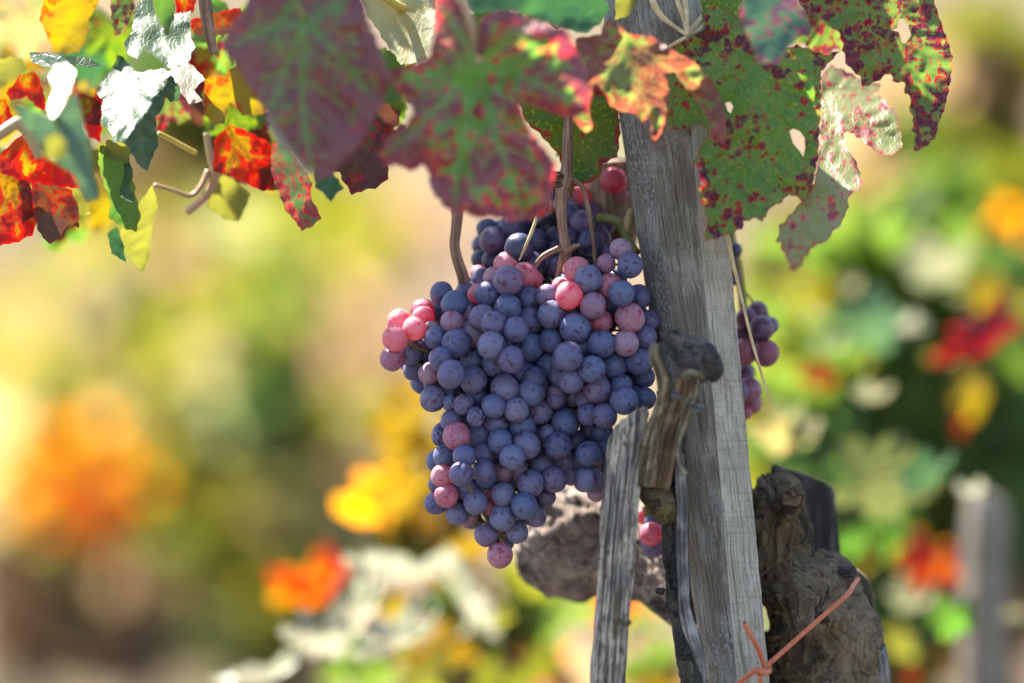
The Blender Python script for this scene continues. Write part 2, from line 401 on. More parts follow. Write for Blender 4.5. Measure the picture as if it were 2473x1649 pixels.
    if fold:                                   # (ax, ay, bx, by, slope): beyond this line the blade bends by slope
        for (ax, ay, bx, by, slope) in fold:
            a = np.array(rp(reg, (ax, ay))); b = np.array(rp(reg, (bx, by))); u = (b - a) / np.hypot(*(b - a))
            sd = ((X - a) @ np.array((-u[1], u[0]))) * KPX
            f = f + slope * np.maximum(sd, 0)
    V = [P(x, y, d + z) for (x, y), z in zip(X, f)]
    me = mesh(name, V, [(int(a), int(c), int(b)) for a, b, c in Fa]); fattr(me, 'vein', vein); fattr(me, 'edge', edge); setuv(me, (X - ctr) * KPX)
    if petiole:
        e = empty(name, P(org[0], org[1], d)); tag(e, label, cat, group)
        b = link('blade', me, e, (mat,))
        k = np.argmin(np.hypot(*(X - org).T))
        pp = [V[k] + Vector((0, -.0006, 0))] + ppts(reg, petiole)
        tube_obj('petiole', pp, [petr] * len(pp), petmat, e, seg=8)
        return e
    o = link(name, me, None, (mat,)); tag(o, label, cat, group); return o

def leaf_template(nout=40, rings=2, seed=0, cup=.12, wav=.05):
    """grape leaf of unit size in its own XZ plane, petiole at the origin end; five lobes, toothed"""
    rnd = random.Random(seed); rim = []
    for i in range(nout):
        th = 2 * math.pi * (i + .5) / nout; a = math.degrees(th)
        dev = abs((a - 90 + 180) % 360 - 180)            # 0 at the tip lobe, 180 at the stalk
        r = 0.0
        for c, L, wd in ((0, .62, 38), (62, .56, 34), (122, .48, 36)): r = max(r, L * math.exp(-((dev - c) / wd) ** 2 * .55))
        if dev > 150: r *= 1 - .6 * (dev - 150) / 30
        r *= 1 + (.07 if i % 2 else -.06) * rnd.uniform(.5, 1.3)
        rim.append((math.cos(th) * r, math.sin(th) * r))
    V = [(0, 0, 0)]; 
    for k in range(1, rings + 1):
        s = k / rings
        for i, (x, z) in enumerate(rim):
            rr = math.hypot(x, z) * s
            V.append((x * s, cup * rr * rr * 1.6 + wav * s * math.sin(i * .9 + seed) * rr + wav * .6 * rnd.uniform(-1, 1) * s, z * s))
    F = [(0, 1 + i, 1 + (i + 1) % nout) for i in range(nout)]
    for k in range(1, rings):
        o0 = 1 + (k - 1) * nout; o1 = 1 + k * nout
        F += [(o0 + i, o1 + i, o1 + (i + 1) % nout, o0 + (i + 1) % nout) for i in range(nout)]
    return np.array(V), F
TPL = [leaf_template(36, 2, s, cup=.25 + .1 * s, wav=.10) for s in range(3)]
TPLF = [leaf_template(72, 5, s + 5, cup=.22 + .12 * s, wav=.08) for s in range(3)]
def rotm(tilt, yaw, roll):
    return np.array(Euler((math.radians(tilt), 0, math.radians(yaw)), 'XYZ').to_matrix() @ Euler((0, math.radians(roll), 0)).to_matrix())
class LeafMass:
    def __init__(s): s.V = []; s.F = []; s.M = []; s.n = 0
    def add(s, loc, size, rot, mi, tpl=None):
        v, f = tpl or TPL[R.randrange(3)]
        s.V.append((v * size) @ rot.T + np.array(loc)); s.F += [tuple(i + s.n for i in q) for q in f]; s.M += [mi] * len(f); s.n += len(v)
    def build(s, name, parent, mats):
        me = mesh(name, np.concatenate(s.V), s.F); me.polygons.foreach_set('material_index', s.M)
        for m in mats: me.materials.append(m)
        return link(name, me, parent)
def single_leaf(label, px, py, d, wpx, mat, tilt=0, yaw=0, roll=0, aspect=1.0, name='vine_leaf', group='leaves behind the bunch', k=0):
    """one whole leaf further back, centred on a photo point at its own distance"""
    s = wpx * KPX * (F0 + d) / F0
    v, f = TPLF[k % 3]; rot = rotm(tilt, yaw, roll)
    v = v * np.array((aspect, 1, 1)) * s
    me = mesh(name, v @ rot.T, f); n = len(v)
    setuv(me, v[:, [0, 2]]); o = link(name, me, None, (mat,)); o.location = P(px, py, d); tag(o, label, 'leaf', group); return o

# ------------------------------------------------------------------ ground and hillside
def hill(x, y):
    z = 0.0
    if y > 5.6: z += (y - 5.6) * .34 + .012 * (y - 5.6) ** 2
    return z + .05 * n3(x * .6, y * .6, 1.0) + .03 * n3(x * 2.1, y * 2.1, 4.0)
def build_ground():
    xs = np.linspace(-14, 14, 113); ys = np.concatenate([np.linspace(-4, 8, 97), np.linspace(8.4, 40, 60)])
    V = [(x, y, hill(x, y)) for y in ys for x in xs]; nx = len(xs)
    F = [(j * nx + i, j * nx + i + 1, (j + 1) * nx + i + 1, (j + 1) * nx + i) for j in range(len(ys) - 1) for i in range(nx - 1)]
    a = NT('dry_soil'); gp = a.n('TexCoord').outputs['Object']
    c = a.mix(a.step(a.noise(gp, 1.6, 4), .4, .62), (0.07901, 0.04533, 0.02193), (0.1229, 0.08042, 0.03949))
    c = a.mix(a.step(a.noise(gp, .7, 3), .52, .64), c, (0.07605, 0.0702, 0.02048))
    c = a.mix(a.step(a.noise(gp, 14, 4), .55, .7), c, (.06, .04, .03))
    sy = a.n('SeparateXYZ'); a.l(gp, sy.inputs[0]); far = a.step(a.math('ADD', sy.outputs[1], a.math('MULTIPLY', a.noise(gp, 1.1, 3), 1.6)), 5.4, 6.6)
    c = a.mix(far, a.mix(a.step(a.noise(gp, 9, 4), .4, .65), (.038, .034, .032), (.075, .062, .05)), c)
    pr = a.n('BsdfPrincipled'); a.l(c, pr.inputs['Base Color']); pr.inputs['Roughness'].default_value = .95
    bp = a.n('Bump'); bp.inputs['Distance'].default_value = .03; a.l(a.noise(gp, 20, 5), bp.inputs['Height']); a.l(bp.outputs[0], pr.inputs['Normal'])
    a.l(pr.outputs[0], a.out.inputs[0])
    o = link('ground', mesh('ground', V, F), None, (a.m,)); tag(o, 'dark volcanic vineyard soil rising to a dry tan hillside behind the vines', 'ground', kind='structure')
build_ground()

# ------------------------------------------------------------------ wood and stem materials
M_post_bark = wood_mat('stake_weathered_face', (.115, .097, .074), (.21, .180, .142), (.29, .265, .228), along=34, across=1000, lo=.32, hi=.66, cracks=.35, blotch=45, bump=.0008, lichen=.7, pores=.4)
M_post_sawn = wood_mat('stake_sawn_face', (.21, .18, .14), (.38, .335, .265), (.45, .40, .325), along=22, across=900, lo=.28, hi=.58, cracks=.55, saw=.34, pores=.45, blotch=40, bump=.0007)
M_grey = wood_mat('grey_dead_wood', (.065, .055, .048), (.35, .305, .255), (.54, .45, .34), along=19, across=820, lo=.38, hi=.58, cracks=1.3, blotch=60, pores=.75, bump=.0016)
M_strip = wood_mat('bark_strip', (.045, .034, .022), (.19, .145, .09), (.36, .30, .21), along=16, across=800, lo=.36, hi=.60, cracks=1.2, blotch=80, moss=(.11, .085, .04), pores=.6, bump=.0016)
M_strip_brown = wood_mat('brown_bark_strip', (.05, .03, .018), (.20, .125, .065), (.33, .22, .12), along=8, across=460, cracks=.8, blotch=70)
M_strip_grey = wood_mat('grey_bark_strip', (.045, .04, .038), (.17, .16, .15), (.33, .31, .29), along=9, across=520, cracks=.7, blotch=60)
M_black = bark_mat('black_bark', (.02, .018, .016), (.06, .055, .05), (.11, .10, .07), 1.6, .002)
M_moss = bark_mat('mossy_bark', (.04, .03, .02), (.13, .095, .05), (.19, .16, .06), 1.6, .002)
M_knob = bark_mat('knob_bark', (.022, .019, .018), (.085, .075, .070), (.17, .15, .13), 1.8, .002)
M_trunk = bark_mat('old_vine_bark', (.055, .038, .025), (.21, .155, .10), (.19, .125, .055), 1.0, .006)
M_trunk_sun = bark_mat('old_vine_bark_sunlit', (.09, .066, .055), (.36, .28, .235), (.28, .21, .165), 1.0, .006)  # sunlit copy of the trunk bark, sun brightness put into the colour
M_cane = wood_mat('cane_bark', (.11, .06, .04), (.30, .18, .125), (.42, .27, .20), along=8, across=620, lo=.30, hi=.66, cracks=.5, blotch=60, bump=.0006, rough=.6)
M_slab = wood_mat('dark_stake', (.022, .018, .018), (.07, .058, .058), (.13, .11, .11), along=8, across=300, cracks=.5, blotch=30)
M_green_stem = plain_mat('green_stem', (.12, .14, .03), (.22, .20, .06), 150, .5, .4, .0004)
M_rachis = plain_mat('bunch_stem_skin', (.13, .12, .03), (.20, .13, .05), 260, .55, .4, .0005)
M_straw = plain_mat('dry_straw', (.46, .33, .16), (.62, .48, .26), 120, .55, .35, .0003)
M_tie = plain_mat('orange_plastic_tube', (.42, .105, .045), (.50, .145, .065), 90, .42, .45, .0002)
M_yellow_stalk = plain_mat('yellow_leaf_stalk', (.50, .38, .06), (.60, .42, .09), 120, .45, .4)
M_pink_stalk = plain_mat('pink_leaf_stalk', (.42, .24, .15), (.38, .30, .13), 120, .45, .4)

# ------------------------------------------------------------------ wooden stake beside the bunch
def build_stake():
    L = lambda y: 1494 + (y - 274) * .1535
    Cn = lambda y: 1690 + (y - 560) * .082
    Rt = lambda y: 1733 + (y - 274) * .0909 - (30 if False else 0)
    ys = list(np.arange(-330, 2600, 11.0)) + [2800, 3100, 3500, 3900, 4330]
    prof = 30; V, UV, F, MI = [], [], [], []
    rows = []
    for y in ys:
        if y > 2600: yy = 2600 + (y - 2600) * .25
        else: yy = y
        l, c, r = L(yy), Cn(yy), Rt(yy); row = []
        pl = []
        pl.append((l + 26, .052, 0)); pl.append((l + 6, .040, 0))
        for k in range(prof + 1):
            t = k / prof; a = t * math.pi / 2
            px = l + (c - l) * (1 - math.cos(a)) ** .92; dd = .030 * (1 - math.sin(a) ** .85) - .004
            g = n3(px * .045, y * .0035, 2.2) * .0009 + n3(px * .11, y * .012, 8.2) * .0005 + n3(px * .012, y * .006, 3.) * .0022
            if 1250 < y < 1330: g += .003 * math.exp(-((px - (l + (c - l) * .55)) / 22) ** 2 - ((y - 1285) / 22) ** 2)
            pl.append((px, dd + g, 0))
        for k in range(1, 13):
            t = k / 12; px = c + (r - c) * t
            pl.append((px + (2.2 * n3(1, y * .02, 5) + 1.4 * n3(2, y * .09, 5) if k == 12 else 0), -.004 + .012 * t + .0006 * n3(px * .06, y * .004, 9), 1))
        pl.append((r - 4, .050, 0))
        u = 0
        for i, (px, dd, m) in enumerate(pl):
            if i: u += abs(px - pl[i - 1][0]) * KPX + abs(dd - pl[i - 1][1]) * .7
            row.append(len(V)); V.append(P(px, y, dd)); UV.append((u, -y * KPX))
        rows.append((row, [q[2] for q in pl]))
    for (a, m), (b, _) in zip(rows, rows[1:]):
        n = len(a)
        for i in range(n):
            j = (i + 1) % n; F.append((a[i], b[i], b[j], a[j])); MI.append(1 if (m[j] == 1) else 0)
    F.append(tuple(rows[0][0])); MI.append(1)
    me = mesh('stake', V, F); setuv(me, UV); me.polygons.foreach_set('material_index', MI)
    sh = []
    me.polygons.foreach_set('use_smooth', [True] * len(F))
    o = link('wooden_stake', me, None, (M_post_bark, M_post_sawn))
    try: me.set_sharp_from_angle(angle=math.radians(40))
    except Exception: pass
    tag(o, 'tall grey weathered wooden stake with one pale sawn face, right beside the grapes', 'stake')
build_stake()

# ------------------------------------------------------------------ the near vine: trunk, pruned spur, canes, shade foliage
vine = tag(empty('grapevine', (P(1760, 1500, .06).x, .06, 0)), 'gnarled old grapevine with thick knotted trunk behind the weathered stake, bearing the near canes', 'grapevine')
def gnarl(V, amp, sc, seed, knots=()):
    out = []
    me = V
    for p in V:
        out.append(p)
    return out
def trunk_mesh(name, reg, pts, rads, mat, parent, seg=110, sub=26, amp=.16, seed=1., knots=()):
    pp = ppts(reg, pts); rr = [r / REG[reg][2] * KPX for r in rads]
    V, F, UV = tube(pp, rr, seg=seg, sub=sub)
    # axis for outward displacement
    V = [Vector(v) for v in V]; me0 = mesh(name, V, F); nrm = [Vector(v.normal) for v in me0.vertices]
    W = []
    rm = max(rr)
    for (v, nn), (u_, a_) in zip(zip(V, nrm), UV):
        th_ = u_ / rm + a_ * 16; q = v * 1000.0 / 26.0; q = q + Vector((n3(q.x * .7 + seed, q.y * .7, q.z * .7), n3(q.x * .7, q.y * .7 + seed, q.z * .7), n3(q.x * .7, q.y * .7, q.z * .7 + seed))) * 1.5
        b = n3(q.x * .8 + seed, q.y * .8, q.z * .8)
        wq = .5 * n3(q.x * 1.6, q.y * 1.6, q.z * 1.6 + seed)
        ridge = 1 - abs(n3(math.cos(th_) * 2.6 + wq + seed, math.sin(th_) * 2.6 + wq, a_ * 17)) * 2.4
        ridge2 = 1 - abs(n3(math.cos(th_) * 6.5 + wq * 2, math.sin(th_) * 6.5 + seed, a_ * 34 + wq)) * 2.2
        dsp = amp * rm * (.75 * b + .34 * ridge + .20 * ridge2)
        for (kx, ky, kr, ka) in knots:
            c = P(*rp(reg, (kx, ky)), 0); rr_ = math.hypot(v.x - c.x, v.z - c.z) / (kr / REG[reg][2] * KPX)
            dsp += ka / 1000 * (math.exp(-rr_ ** 2 * 1.2) - .9 * math.exp(-rr_ ** 2 * 9) + .18 * math.cos(rr_ * 9) * math.exp(-rr_ ** 2))
        W.append(v + nn * dsp)
    me0.vertices.foreach_set('co', np.array([tuple(v) for v in W], np.float32).ravel()); me0.update(); setuv(me0, UV)
    return link(name, me0, parent, (mat,))
trunk = trunk_mesh('trunk', 7, [(1390, 120, 62), (1440, 260, 58), (1455, 520, 55), (1490, 760, 52), (1690, 985, 50), (1745, 1180, 50), (1720, 1480, 52), (1640, 1900, 55), (1560, 2500, 60), (1500, 3300, 70), (1500, 3560, 70)],
           [80, 200, 240, 285, 405, 430, 440, 400, 380, 420, 470], M_trunk, vine, seed=2.,
           knots=((1800, 1330, 150, 6), (1400, 200, 90, 4), (1540, 1330, 120, 5), (1580, 640, 90, 3), (1480, 820, 100, 4), (2000, 1060, 130, 3), (1440, 1120, 120, 4)))
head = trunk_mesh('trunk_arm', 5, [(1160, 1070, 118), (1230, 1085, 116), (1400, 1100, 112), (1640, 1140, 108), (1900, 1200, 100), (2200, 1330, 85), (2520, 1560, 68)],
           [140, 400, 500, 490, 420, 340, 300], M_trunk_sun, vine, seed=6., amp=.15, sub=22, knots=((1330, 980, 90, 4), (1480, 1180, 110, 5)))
tube_obj('twig_stub', ppts(7, [(1520, 330, 34), (1560, 285, 28), (1590, 250, 24), (1603, 236, 22)]), [.0085, .006, .0042, .0030], M_trunk, vine, seg=20, rough=.35, nscale=200)
tube_obj('twig_stub', ppts(7, [(1790, 785, 40), (1880, 782, 30), (1968, 776, 24)]), [.0042, .0036, .0030], M_slab, vine, seg=16, rough=.3, nscale=200)
tube_obj('cane', ppts(7, [(2085, 1280, 45), (2105, 1420, 50), (2110, 1620, 60), (2120, 2400, 70), (2120, 3560, 70)]), [.009] * 5, M_strip_grey, vine, seg=14, rough=.3)

# pruned spur in front of the stake
spur = trunk_mesh('pruned_spur', 6, [(780, 235, -40), (850, 255, -44), (950, 300, -46), (1050, 360, -45), (1120, 440, -44), (1130, 520, -42)], [40, 105, 150, 160, 120, 50], M_knob, vine, seg=110, sub=22, amp=.55, seed=9., knots=((860, 290, 90, 3), (1060, 300, 80, 3), (960, 230, 70, 3), (1100, 440, 70, 3)))
def strip(pts, rads, mat, flat=.42, reg=6, seed=0., name='bark_strip'):
    pp = ppts(reg, pts); rr = [r / REG[reg][2] * KPX for r in rads]
    return tube_obj(name, pp, rr, mat, spur_e, seg=26, flat=flat, rough=.16, nscale=120, ridge=.30, nridge=9, seed=seed, sub=14, lump=.08)
spur_e = vine
strip([(735, 245, -56), (725, 330, -56), (755, 420, -54), (790, 520, -50), (785, 640, -46), (760, 760, -42), (715, 900, -38), (690, 1040, -35), (665, 1200, -33), (650, 1330, -32)], [24, 40, 42, 46, 42, 44, 52, 62, 60, 44], M_strip, seed=1., flat=.5)
strip([(960, 520, -30), (930, 660, -28), (880, 800, -26), (830, 960, -26), (790, 1130, -26), (750, 1340, -26)], [62, 66, 74, 80, 90, 80], M_strip_brown, seed=2., flat=.55)
strip([(1040, 510, -30), (1010, 640, -30), (965, 760, -31), (930, 900, -32), (900, 1010, -33), (905, 1120, -36), (945, 1215, -40), (985, 1230, -44)], [30, 34, 38, 34, 26, 22, 26, 12], M_strip, seed=3.)
strip([(835, 620, -44), (880, 640, -48), (940, 670, -47)], [26, 32, 12], M_strip_grey, seed=4., flat=.35)
strip([(1000, 720, -40), (1050, 740, -48), (1095, 745, -48)], [24, 34, 18], M_strip_grey, seed=5., flat=.4)
strip([(960, 535, -58), (940, 505, -62), (985, 470, -62), (1060, 480, -58), (1100, 520, -54)], [16, 26, 26, 28, 14], M_strip, seed=6.)
strip([(830, 600, -18), (850, 800, -15), (860, 1000, -13), (850, 1250, -12), (850, 1420, -12)], [85, 95, 100, 100, 90], M_black, seed=8., flat=.5)
trunk_mesh('trunk_arm', 7, [(545, 170, -16), (620, 250, -18), (690, 330, -16), (735, 430, -12)], [70, 105, 110, 80], M_moss, vine, seg=60, sub=14, amp=.25, seed=12.)
trunk_mesh('trunk_arm', 7, [(760, 240, -12), (748, 420, -10), (762, 620, -8), (765, 820, -8), (795, 1020, -10), (840, 1240, -12), (880, 1400, -12), (900, 1560, -10), (960, 2000, 5), (1200, 2600, 40)], [50, 62, 62, 60, 66, 76, 86, 92, 100, 90], M_black, vine, seg=50, sub=18, amp=.36, seed=14.)
strip([(800, -10, -22), (812, 150, -20), (822, 330, -19), (825, 560, -18), (830, 800, -18), (838, 1000, -17), (880, 1180, -18), (930, 1330, -17), (955, 1480, -15), (960, 1600, -15)], [28, 36, 40, 38, 38, 36, 44, 40, 30, 24], M_strip_grey, reg=7, seed=7.)
strip([(690, 905, -14), (665, 905, -20), (648, 915, -22)], [28, 24, 8], M_black, reg=7, seed=11., flat=.7)

# grey dead branch standing in front of the bunch
db_pts = ppts(7, [(470, -330, -24), (462, -200, -25), (452, -80, -27), (436, 60, -28), (420, 220, -29), (405, 420, -30), (388, 640, -30), (374, 860, -31), (355, 1080, -31), (340, 1300, -32), (330, 1520, -32), (310, 2100, -30), (285, 3560, -28)])
V, F, UV = tube(db_pts, [r / 2.767 * KPX for r in (124, 124, 122, 119, 119, 119, 119, 118, 116, 113, 112, 112, 125)], seg=84, ridge=.13, nridge=16, rough=.05, nscale=70, sub=26, lump=.05)
for i_, v_ in enumerate(V):                      # torn off at a slant
    px_ = v_.x / KPX + 1236.5; yc_ = 1046 - (px_ - 1475) * .78 + 9 * n3(px_ * .09, v_.y * 260, 3.) + 26 * (v_.y + .028) / .009
    V[i_] = Vector((v_.x + max(0, v_.z - (CAMZ - (yc_ - 824.5) * KPX)) * .25, v_.y, min(v_.z, CAMZ - (yc_ - 824.5) * KPX)))
me = mesh('dead_branch', V, F); setuv(me, UV); db = link('dead_branch', me, None, (M_grey,))
tag(db, 'straight grey split dead branch standing in front of the bunch, left of the stake', 'branch')
for q in ([(395, 900, -62), (385, 1000, -64), (372, 1150, -62), (368, 1230, -60)], [(400, 1090, -62), (440, 1130, -60), (480, 1105, -58)]):
    V, F, UV = tube(ppts(7, q), [.0008, .0016, .0013, .0005][:len(q)], seg=8, flat=.4)
    me = mesh('splinter', V, F); setuv(me, UV); link('splinter', me, db, (M_strip,))

fib = []
for q in range(26):
    t = R.random(); x = R.uniform(395, 560) if q < 12 else R.choice((300, 520, 285, 500)) + R.uniform(-10, 10); y = R.uniform(-190, -60) if q < 12 else R.uniform(-40, 1300)
    dx, dy = (R.uniform(-30, 50), R.uniform(-70, -30)) if q < 12 else (R.uniform(-22, 14), R.uniform(-60, 50))
    fib.append(tube(ppts(7, [(x, y, -48), (x + dx * .5, y + dy * .5, -52), (x + dx, y + dy, -50 + R.uniform(-8, 8))]), [.0005, .0004, .00015], seg=5, sub=4))
for V, F, UV in fib: me = mesh('splinter', V, F); setuv(me, UV); link('splinter', me, db, (M_strip,))

# broken dark stake behind the trunk
def build_slab():
    prof = [(1405, 95), (1425, 62), (1450, 58), (1520, 92), (1600, 110), (1690, 150), (1770, 180), (1830, 215), (1845, 260), (1858, 420), (1880, 600), (1897, 760), (1960, 1500), (1980, 3560), (1640, 3560), (1590, 1500), (1560, 800), (1470, 400)]
    prof = serrate([rp(7, p) for p in prof], 1.6, random.Random(4), step=6, period=17); n = len(prof)
    V, UV = [], []
    for dd in (.088, .108, .118): 
        for (x, y) in prof:
            V.append(P(x, y, dd + (.004 * n3(x * .03, y * .004, 1)))); UV.append((x * KPX + dd, y * KPX))
    F = [(a * n + i, a * n + (i + 1) % n, (a + 1) * n + (i + 1) % n, (a + 1) * n + i) for a in (0, 1) for i in range(n)]
    F.append(tuple(range(n))[::-1]); F.append(tuple(range(2 * n, 3 * n)))
    me = mesh('dark_stake', V, F, False); setuv(me, UV); o = link('broken_stake', me, None, (M_slab,))
    tag(o, 'dark broken wooden stake with slanting top behind the old trunk', 'stake')
build_slab()

# canes above and through the bunch
tube_obj('cane', ppts(12, [(300, -140, 12), (285, 60, 12), (278, 250, 12), (270, 400, 11), (252, 520, 10), (222, 640, 10), (216, 800, 10), (226, 950, 10), (243, 1080, 11), (262, 1190, 12), (245, 1300, 14), (205, 1440, 18), (170, 1560, 22)]),
         [r / 3.92 * KPX for r in (50, 50, 52, 56, 74, 58, 50, 48, 50, 62, 56, 46, 42)], M_cane, vine, seg=26, ridge=.10, nridge=10, rough=.06, nscale=120, sub=10)
tube_obj('side_shoot', ppts(12, [(215, 1170, 11), (150, 1195, 8), (60, 1240, 6), (0, 1300, 8), (-60, 1400, 14)]), [r / 3.92 * KPX for r in (40, 30, 26, 24, 22)], M_cane, vine, seg=16, rough=.1, nscale=200)
tube_obj('side_shoot', ppts(12, [(270, 1210, 10), (335, 1160, 4), (400, 1140, 2)]), [r / 3.92 * KPX for r in (44, 28, 14)], M_cane, vine, seg=14, rough=.35, nscale=250)
bud = trunk_mesh('bud', 12, [(215, 500, 6), (165, 500, 0), (125, 480, -2), (105, 470, -2)], [44, 50, 40, 10], M_strip_brown, vine, seg=36, sub=8, amp=.5, seed=21.)
tube_obj('bud_scale', ppts(12, [(215, 570, 3), (165, 580, -1), (140, 570, -2)]), [r / 3.92 * KPX for r in (22, 24, 8)], M_strip, vine, seg=10, rough=.4, nscale=300)
tube_obj('fruit_stalk', ppts(12, [(320, 520, 10), (370, 545, 8), (420, 600, 7), (455, 700, 6), (480, 830, 6), (500, 960, 6), (525, 1140, 8), (545, 1330, 12), (560, 1420, 16)]), [r / 3.92 * KPX for r in (30, 26, 22, 19, 26, 22, 18, 22, 22)], M_cane, vine, seg=14, rough=.06, nscale=200)
tube_obj('cane', ppts(4, [(650, -180, 24), (640, 60, 24), (630, 180, 24), (622, 300, 24), (648, 420, 25), (680, 520, 27), (700, 640, 32), (720, 740, 38)]), [r / 3.136 * KPX for r in (46, 44, 42, 42, 44, 46, 44, 40)], M_cane, vine, seg=24, ridge=.12, nridge=8, rough=.06, nscale=120, sub=10)
tube_obj('cane', ppts(12, [(690, 340, 70), (700, 620, 72), (720, 900, 74), (700, 1200, 78)]), [.013, .014, .014, .013], M_cane, vine, seg=20, rough=.08)
tube_obj('fruit_stalk', ppts(12, [(540, 890, 40), (650, 890, 42), (750, 925, 42), (810, 1010, 42), (860, 1120, 40), (930, 1220, 34)]), [.002, .0024, .0027, .0029, .0027, .0024], M_green_stem, vine, seg=12)
tube_obj('fruit_stalk', ppts(12, [(890, 800, 42), (850, 950, 42), (830, 1040, 42), (860, 1180, 40)]), [.002, .0032, .0028, .0024], M_pink_stalk, vine, seg=12)
# left: brown cane and tendrils among the left-hand leaves
tube_obj('cane', ppts(1, [(1115, -260, -10), (1140, -20, -5), (1160, 150, 0), (1190, 300, 5)]), [.0036, .0036, .0032, .002], M_cane, vine, seg=18, ridge=.15, rough=.06)
tube_obj('cane', ppts(1, [(880, 740, 30), (960, 780, 34), (1050, 830, 40), (1090, 850, 44)]), [.0012, .0013, .0014, .0013], M_yellow_stalk, vine, seg=10)
tube_obj('cane', ppts(1, [(1150, 740, 62), (1170, 860, 62), (1195, 960, 62), (1170, 1060, 64), (1110, 1130, 66), (1040, 1180, 68)]), [.0018, .002, .0024, .0022, .002, .0026], M_pink_stalk, vine, seg=12, rough=.15)
tube_obj('cane', ppts(1, [(860, 1030, 40), (960, 1060, 48), (1060, 1090, 58), (1120, 1040, 60), (1160, 950, 62)]), [.0012, .0013, .0015, .0018, .0018], M_pink_stalk, vine, seg=10)
tube_obj('cane', ppts(1, [(-60, 790, -60), (60, 705, -58), (110, 690, -56), (170, 760, -54), (220, 880, -52)]), [.003, .003, .0034, .003, .0022], M_pink_stalk, vine, seg=10)
tube_obj('cane', ppts(1, [(1480, -120, -90), (1560, -30, -90), (1640, 60, -92), (1690, 130, -95)]), [.005, .0055, .006, .003], M_pink_stalk, vine, seg=14)
tube_obj('cane', ppts(2, [(1380, -200, 10), (1480, 0, 14), (1600, 80, 16), (1700, 170, 18)]), [.0028, .0027, .0026, .0024], M_cane, vine, seg=16, ridge=.12)

# ------------------------------------------------------------------ ties
tie = tag(empty('plant_tie', P(1851, 1622, -.02)), 'orange plastic tube tie knotted round the stake and the old trunk', 'tie')
K7 = KPX / 2.767
tube_obj('tube', ppts(7, [(2020, 800, 75), (1975, 850, 22), (1930, 925, 4), (1800, 1040, -4), (1600, 1215, -10), (1450, 1350, -14), (1390, 1400, -16), (1370, 1430, -20)]), [17 * K7] * 8, M_tie, tie, seg=16)
def hollow(pts):
    return tube_obj('tail', pts, [17 * K7] * len(pts), M_tie, tie, seg=16)
hollow(ppts(7, [(1240, 1118, -30), (1275, 1190, -28), (1320, 1270, -24), (1350, 1340, -20), (1372, 1410, -18), (1385, 1430, -14)]))
tube_obj('tail_opening', ppts(7, [(1239, 1116, -30.3), (1242, 1122, -30.0)]), [11 * K7, 10 * K7], plain_mat('hole_shade', (.01, .005, .004), (.015, .008, .006)), tie, seg=12)  # near-black plug stands for the shade inside the tube end
tube_obj('tube', ppts(7, [(1400, 1395, -10), (1402, 1440, -20), (1370, 1445, -26), (1320, 1435, -24), (1285, 1455, -20), (1250, 1480, -16), (1210, 1515, -12), (1160, 1560, -8), (1050, 1620, 2), (960, 1660, 26)]), [20 * K7, 21 * K7, 20 * K7] + [18 * K7] * 7, M_tie, tie, seg=16)
tube_obj('tail', ppts(7, [(1335, 1440, -18), (1345, 1480, -22), (1345, 1560, -20), (1340, 1680, -18)]), [18 * K7] * 4, M_tie, tie, seg=16)
raf = tag(empty('raffia_tie', P(1663, 83, -.012)), 'dry straw coloured raffia tied round the top of the weathered stake', 'tie')
K3 = KPX / 2.192
for q, rr in (([(350, -120, -8), (390, 10, -16), (430, 80, -14), (490, 130, -13), (560, 178, -16)], (20, 26, 24, 18, 16)), ([(480, -120, -8), (520, 10, -14), (555, 110, -14), (570, 180, -18)], (16, 18, 18, 14)),
              ([(530, -120, -10), (560, 20, -15), (570, 110, -17), (572, 190, -18)], (16, 18, 16, 16)), ([(560, 185, -18), (610, 130, -10), (650, 80, 2), (690, 60, 20)], (18, 20, 18, 14)),
              ([(566, 180, -17), (620, 160, -9), (655, 120, 4)], (12, 14, 10)), ([(575, 190, -17), (530, 215, -14), (470, 250, -8), (400, 290, 2)], (14, 16, 14, 10))):
    tube_obj('strand', ppts(3, q), [r * .62 * K3 for r in rr], M_straw, raf, seg=10, flat=.45, ridge=.25, rough=.1)
sw = tube_obj('straw', ppts(13, [(5, -80, -14), (30, 90, -14), (70, 290, -13), (130, 540, -12), (200, 830, -12), (260, 1040, -12), (310, 1210, -12), (345, 1295, -12)]), [r / 3.136 * KPX for r in (18, 17, 14, 11, 11, 10, 8, 3)], M_straw, None, seg=10, flat=.6)
tag(sw, 'thin dry straw hanging down the right edge of the stake', 'straw')
sw2 = tube_obj('straw', ppts(4, [(1245, 60, -4), (1215, 160, -4), (1165, 280, -2), (1110, 405, 2)]), [.0007, .0009, .0008, .0004], M_straw, None, seg=8)
tag(sw2, 'short dry straw against the dark grapes, left of the middle cane', 'straw')

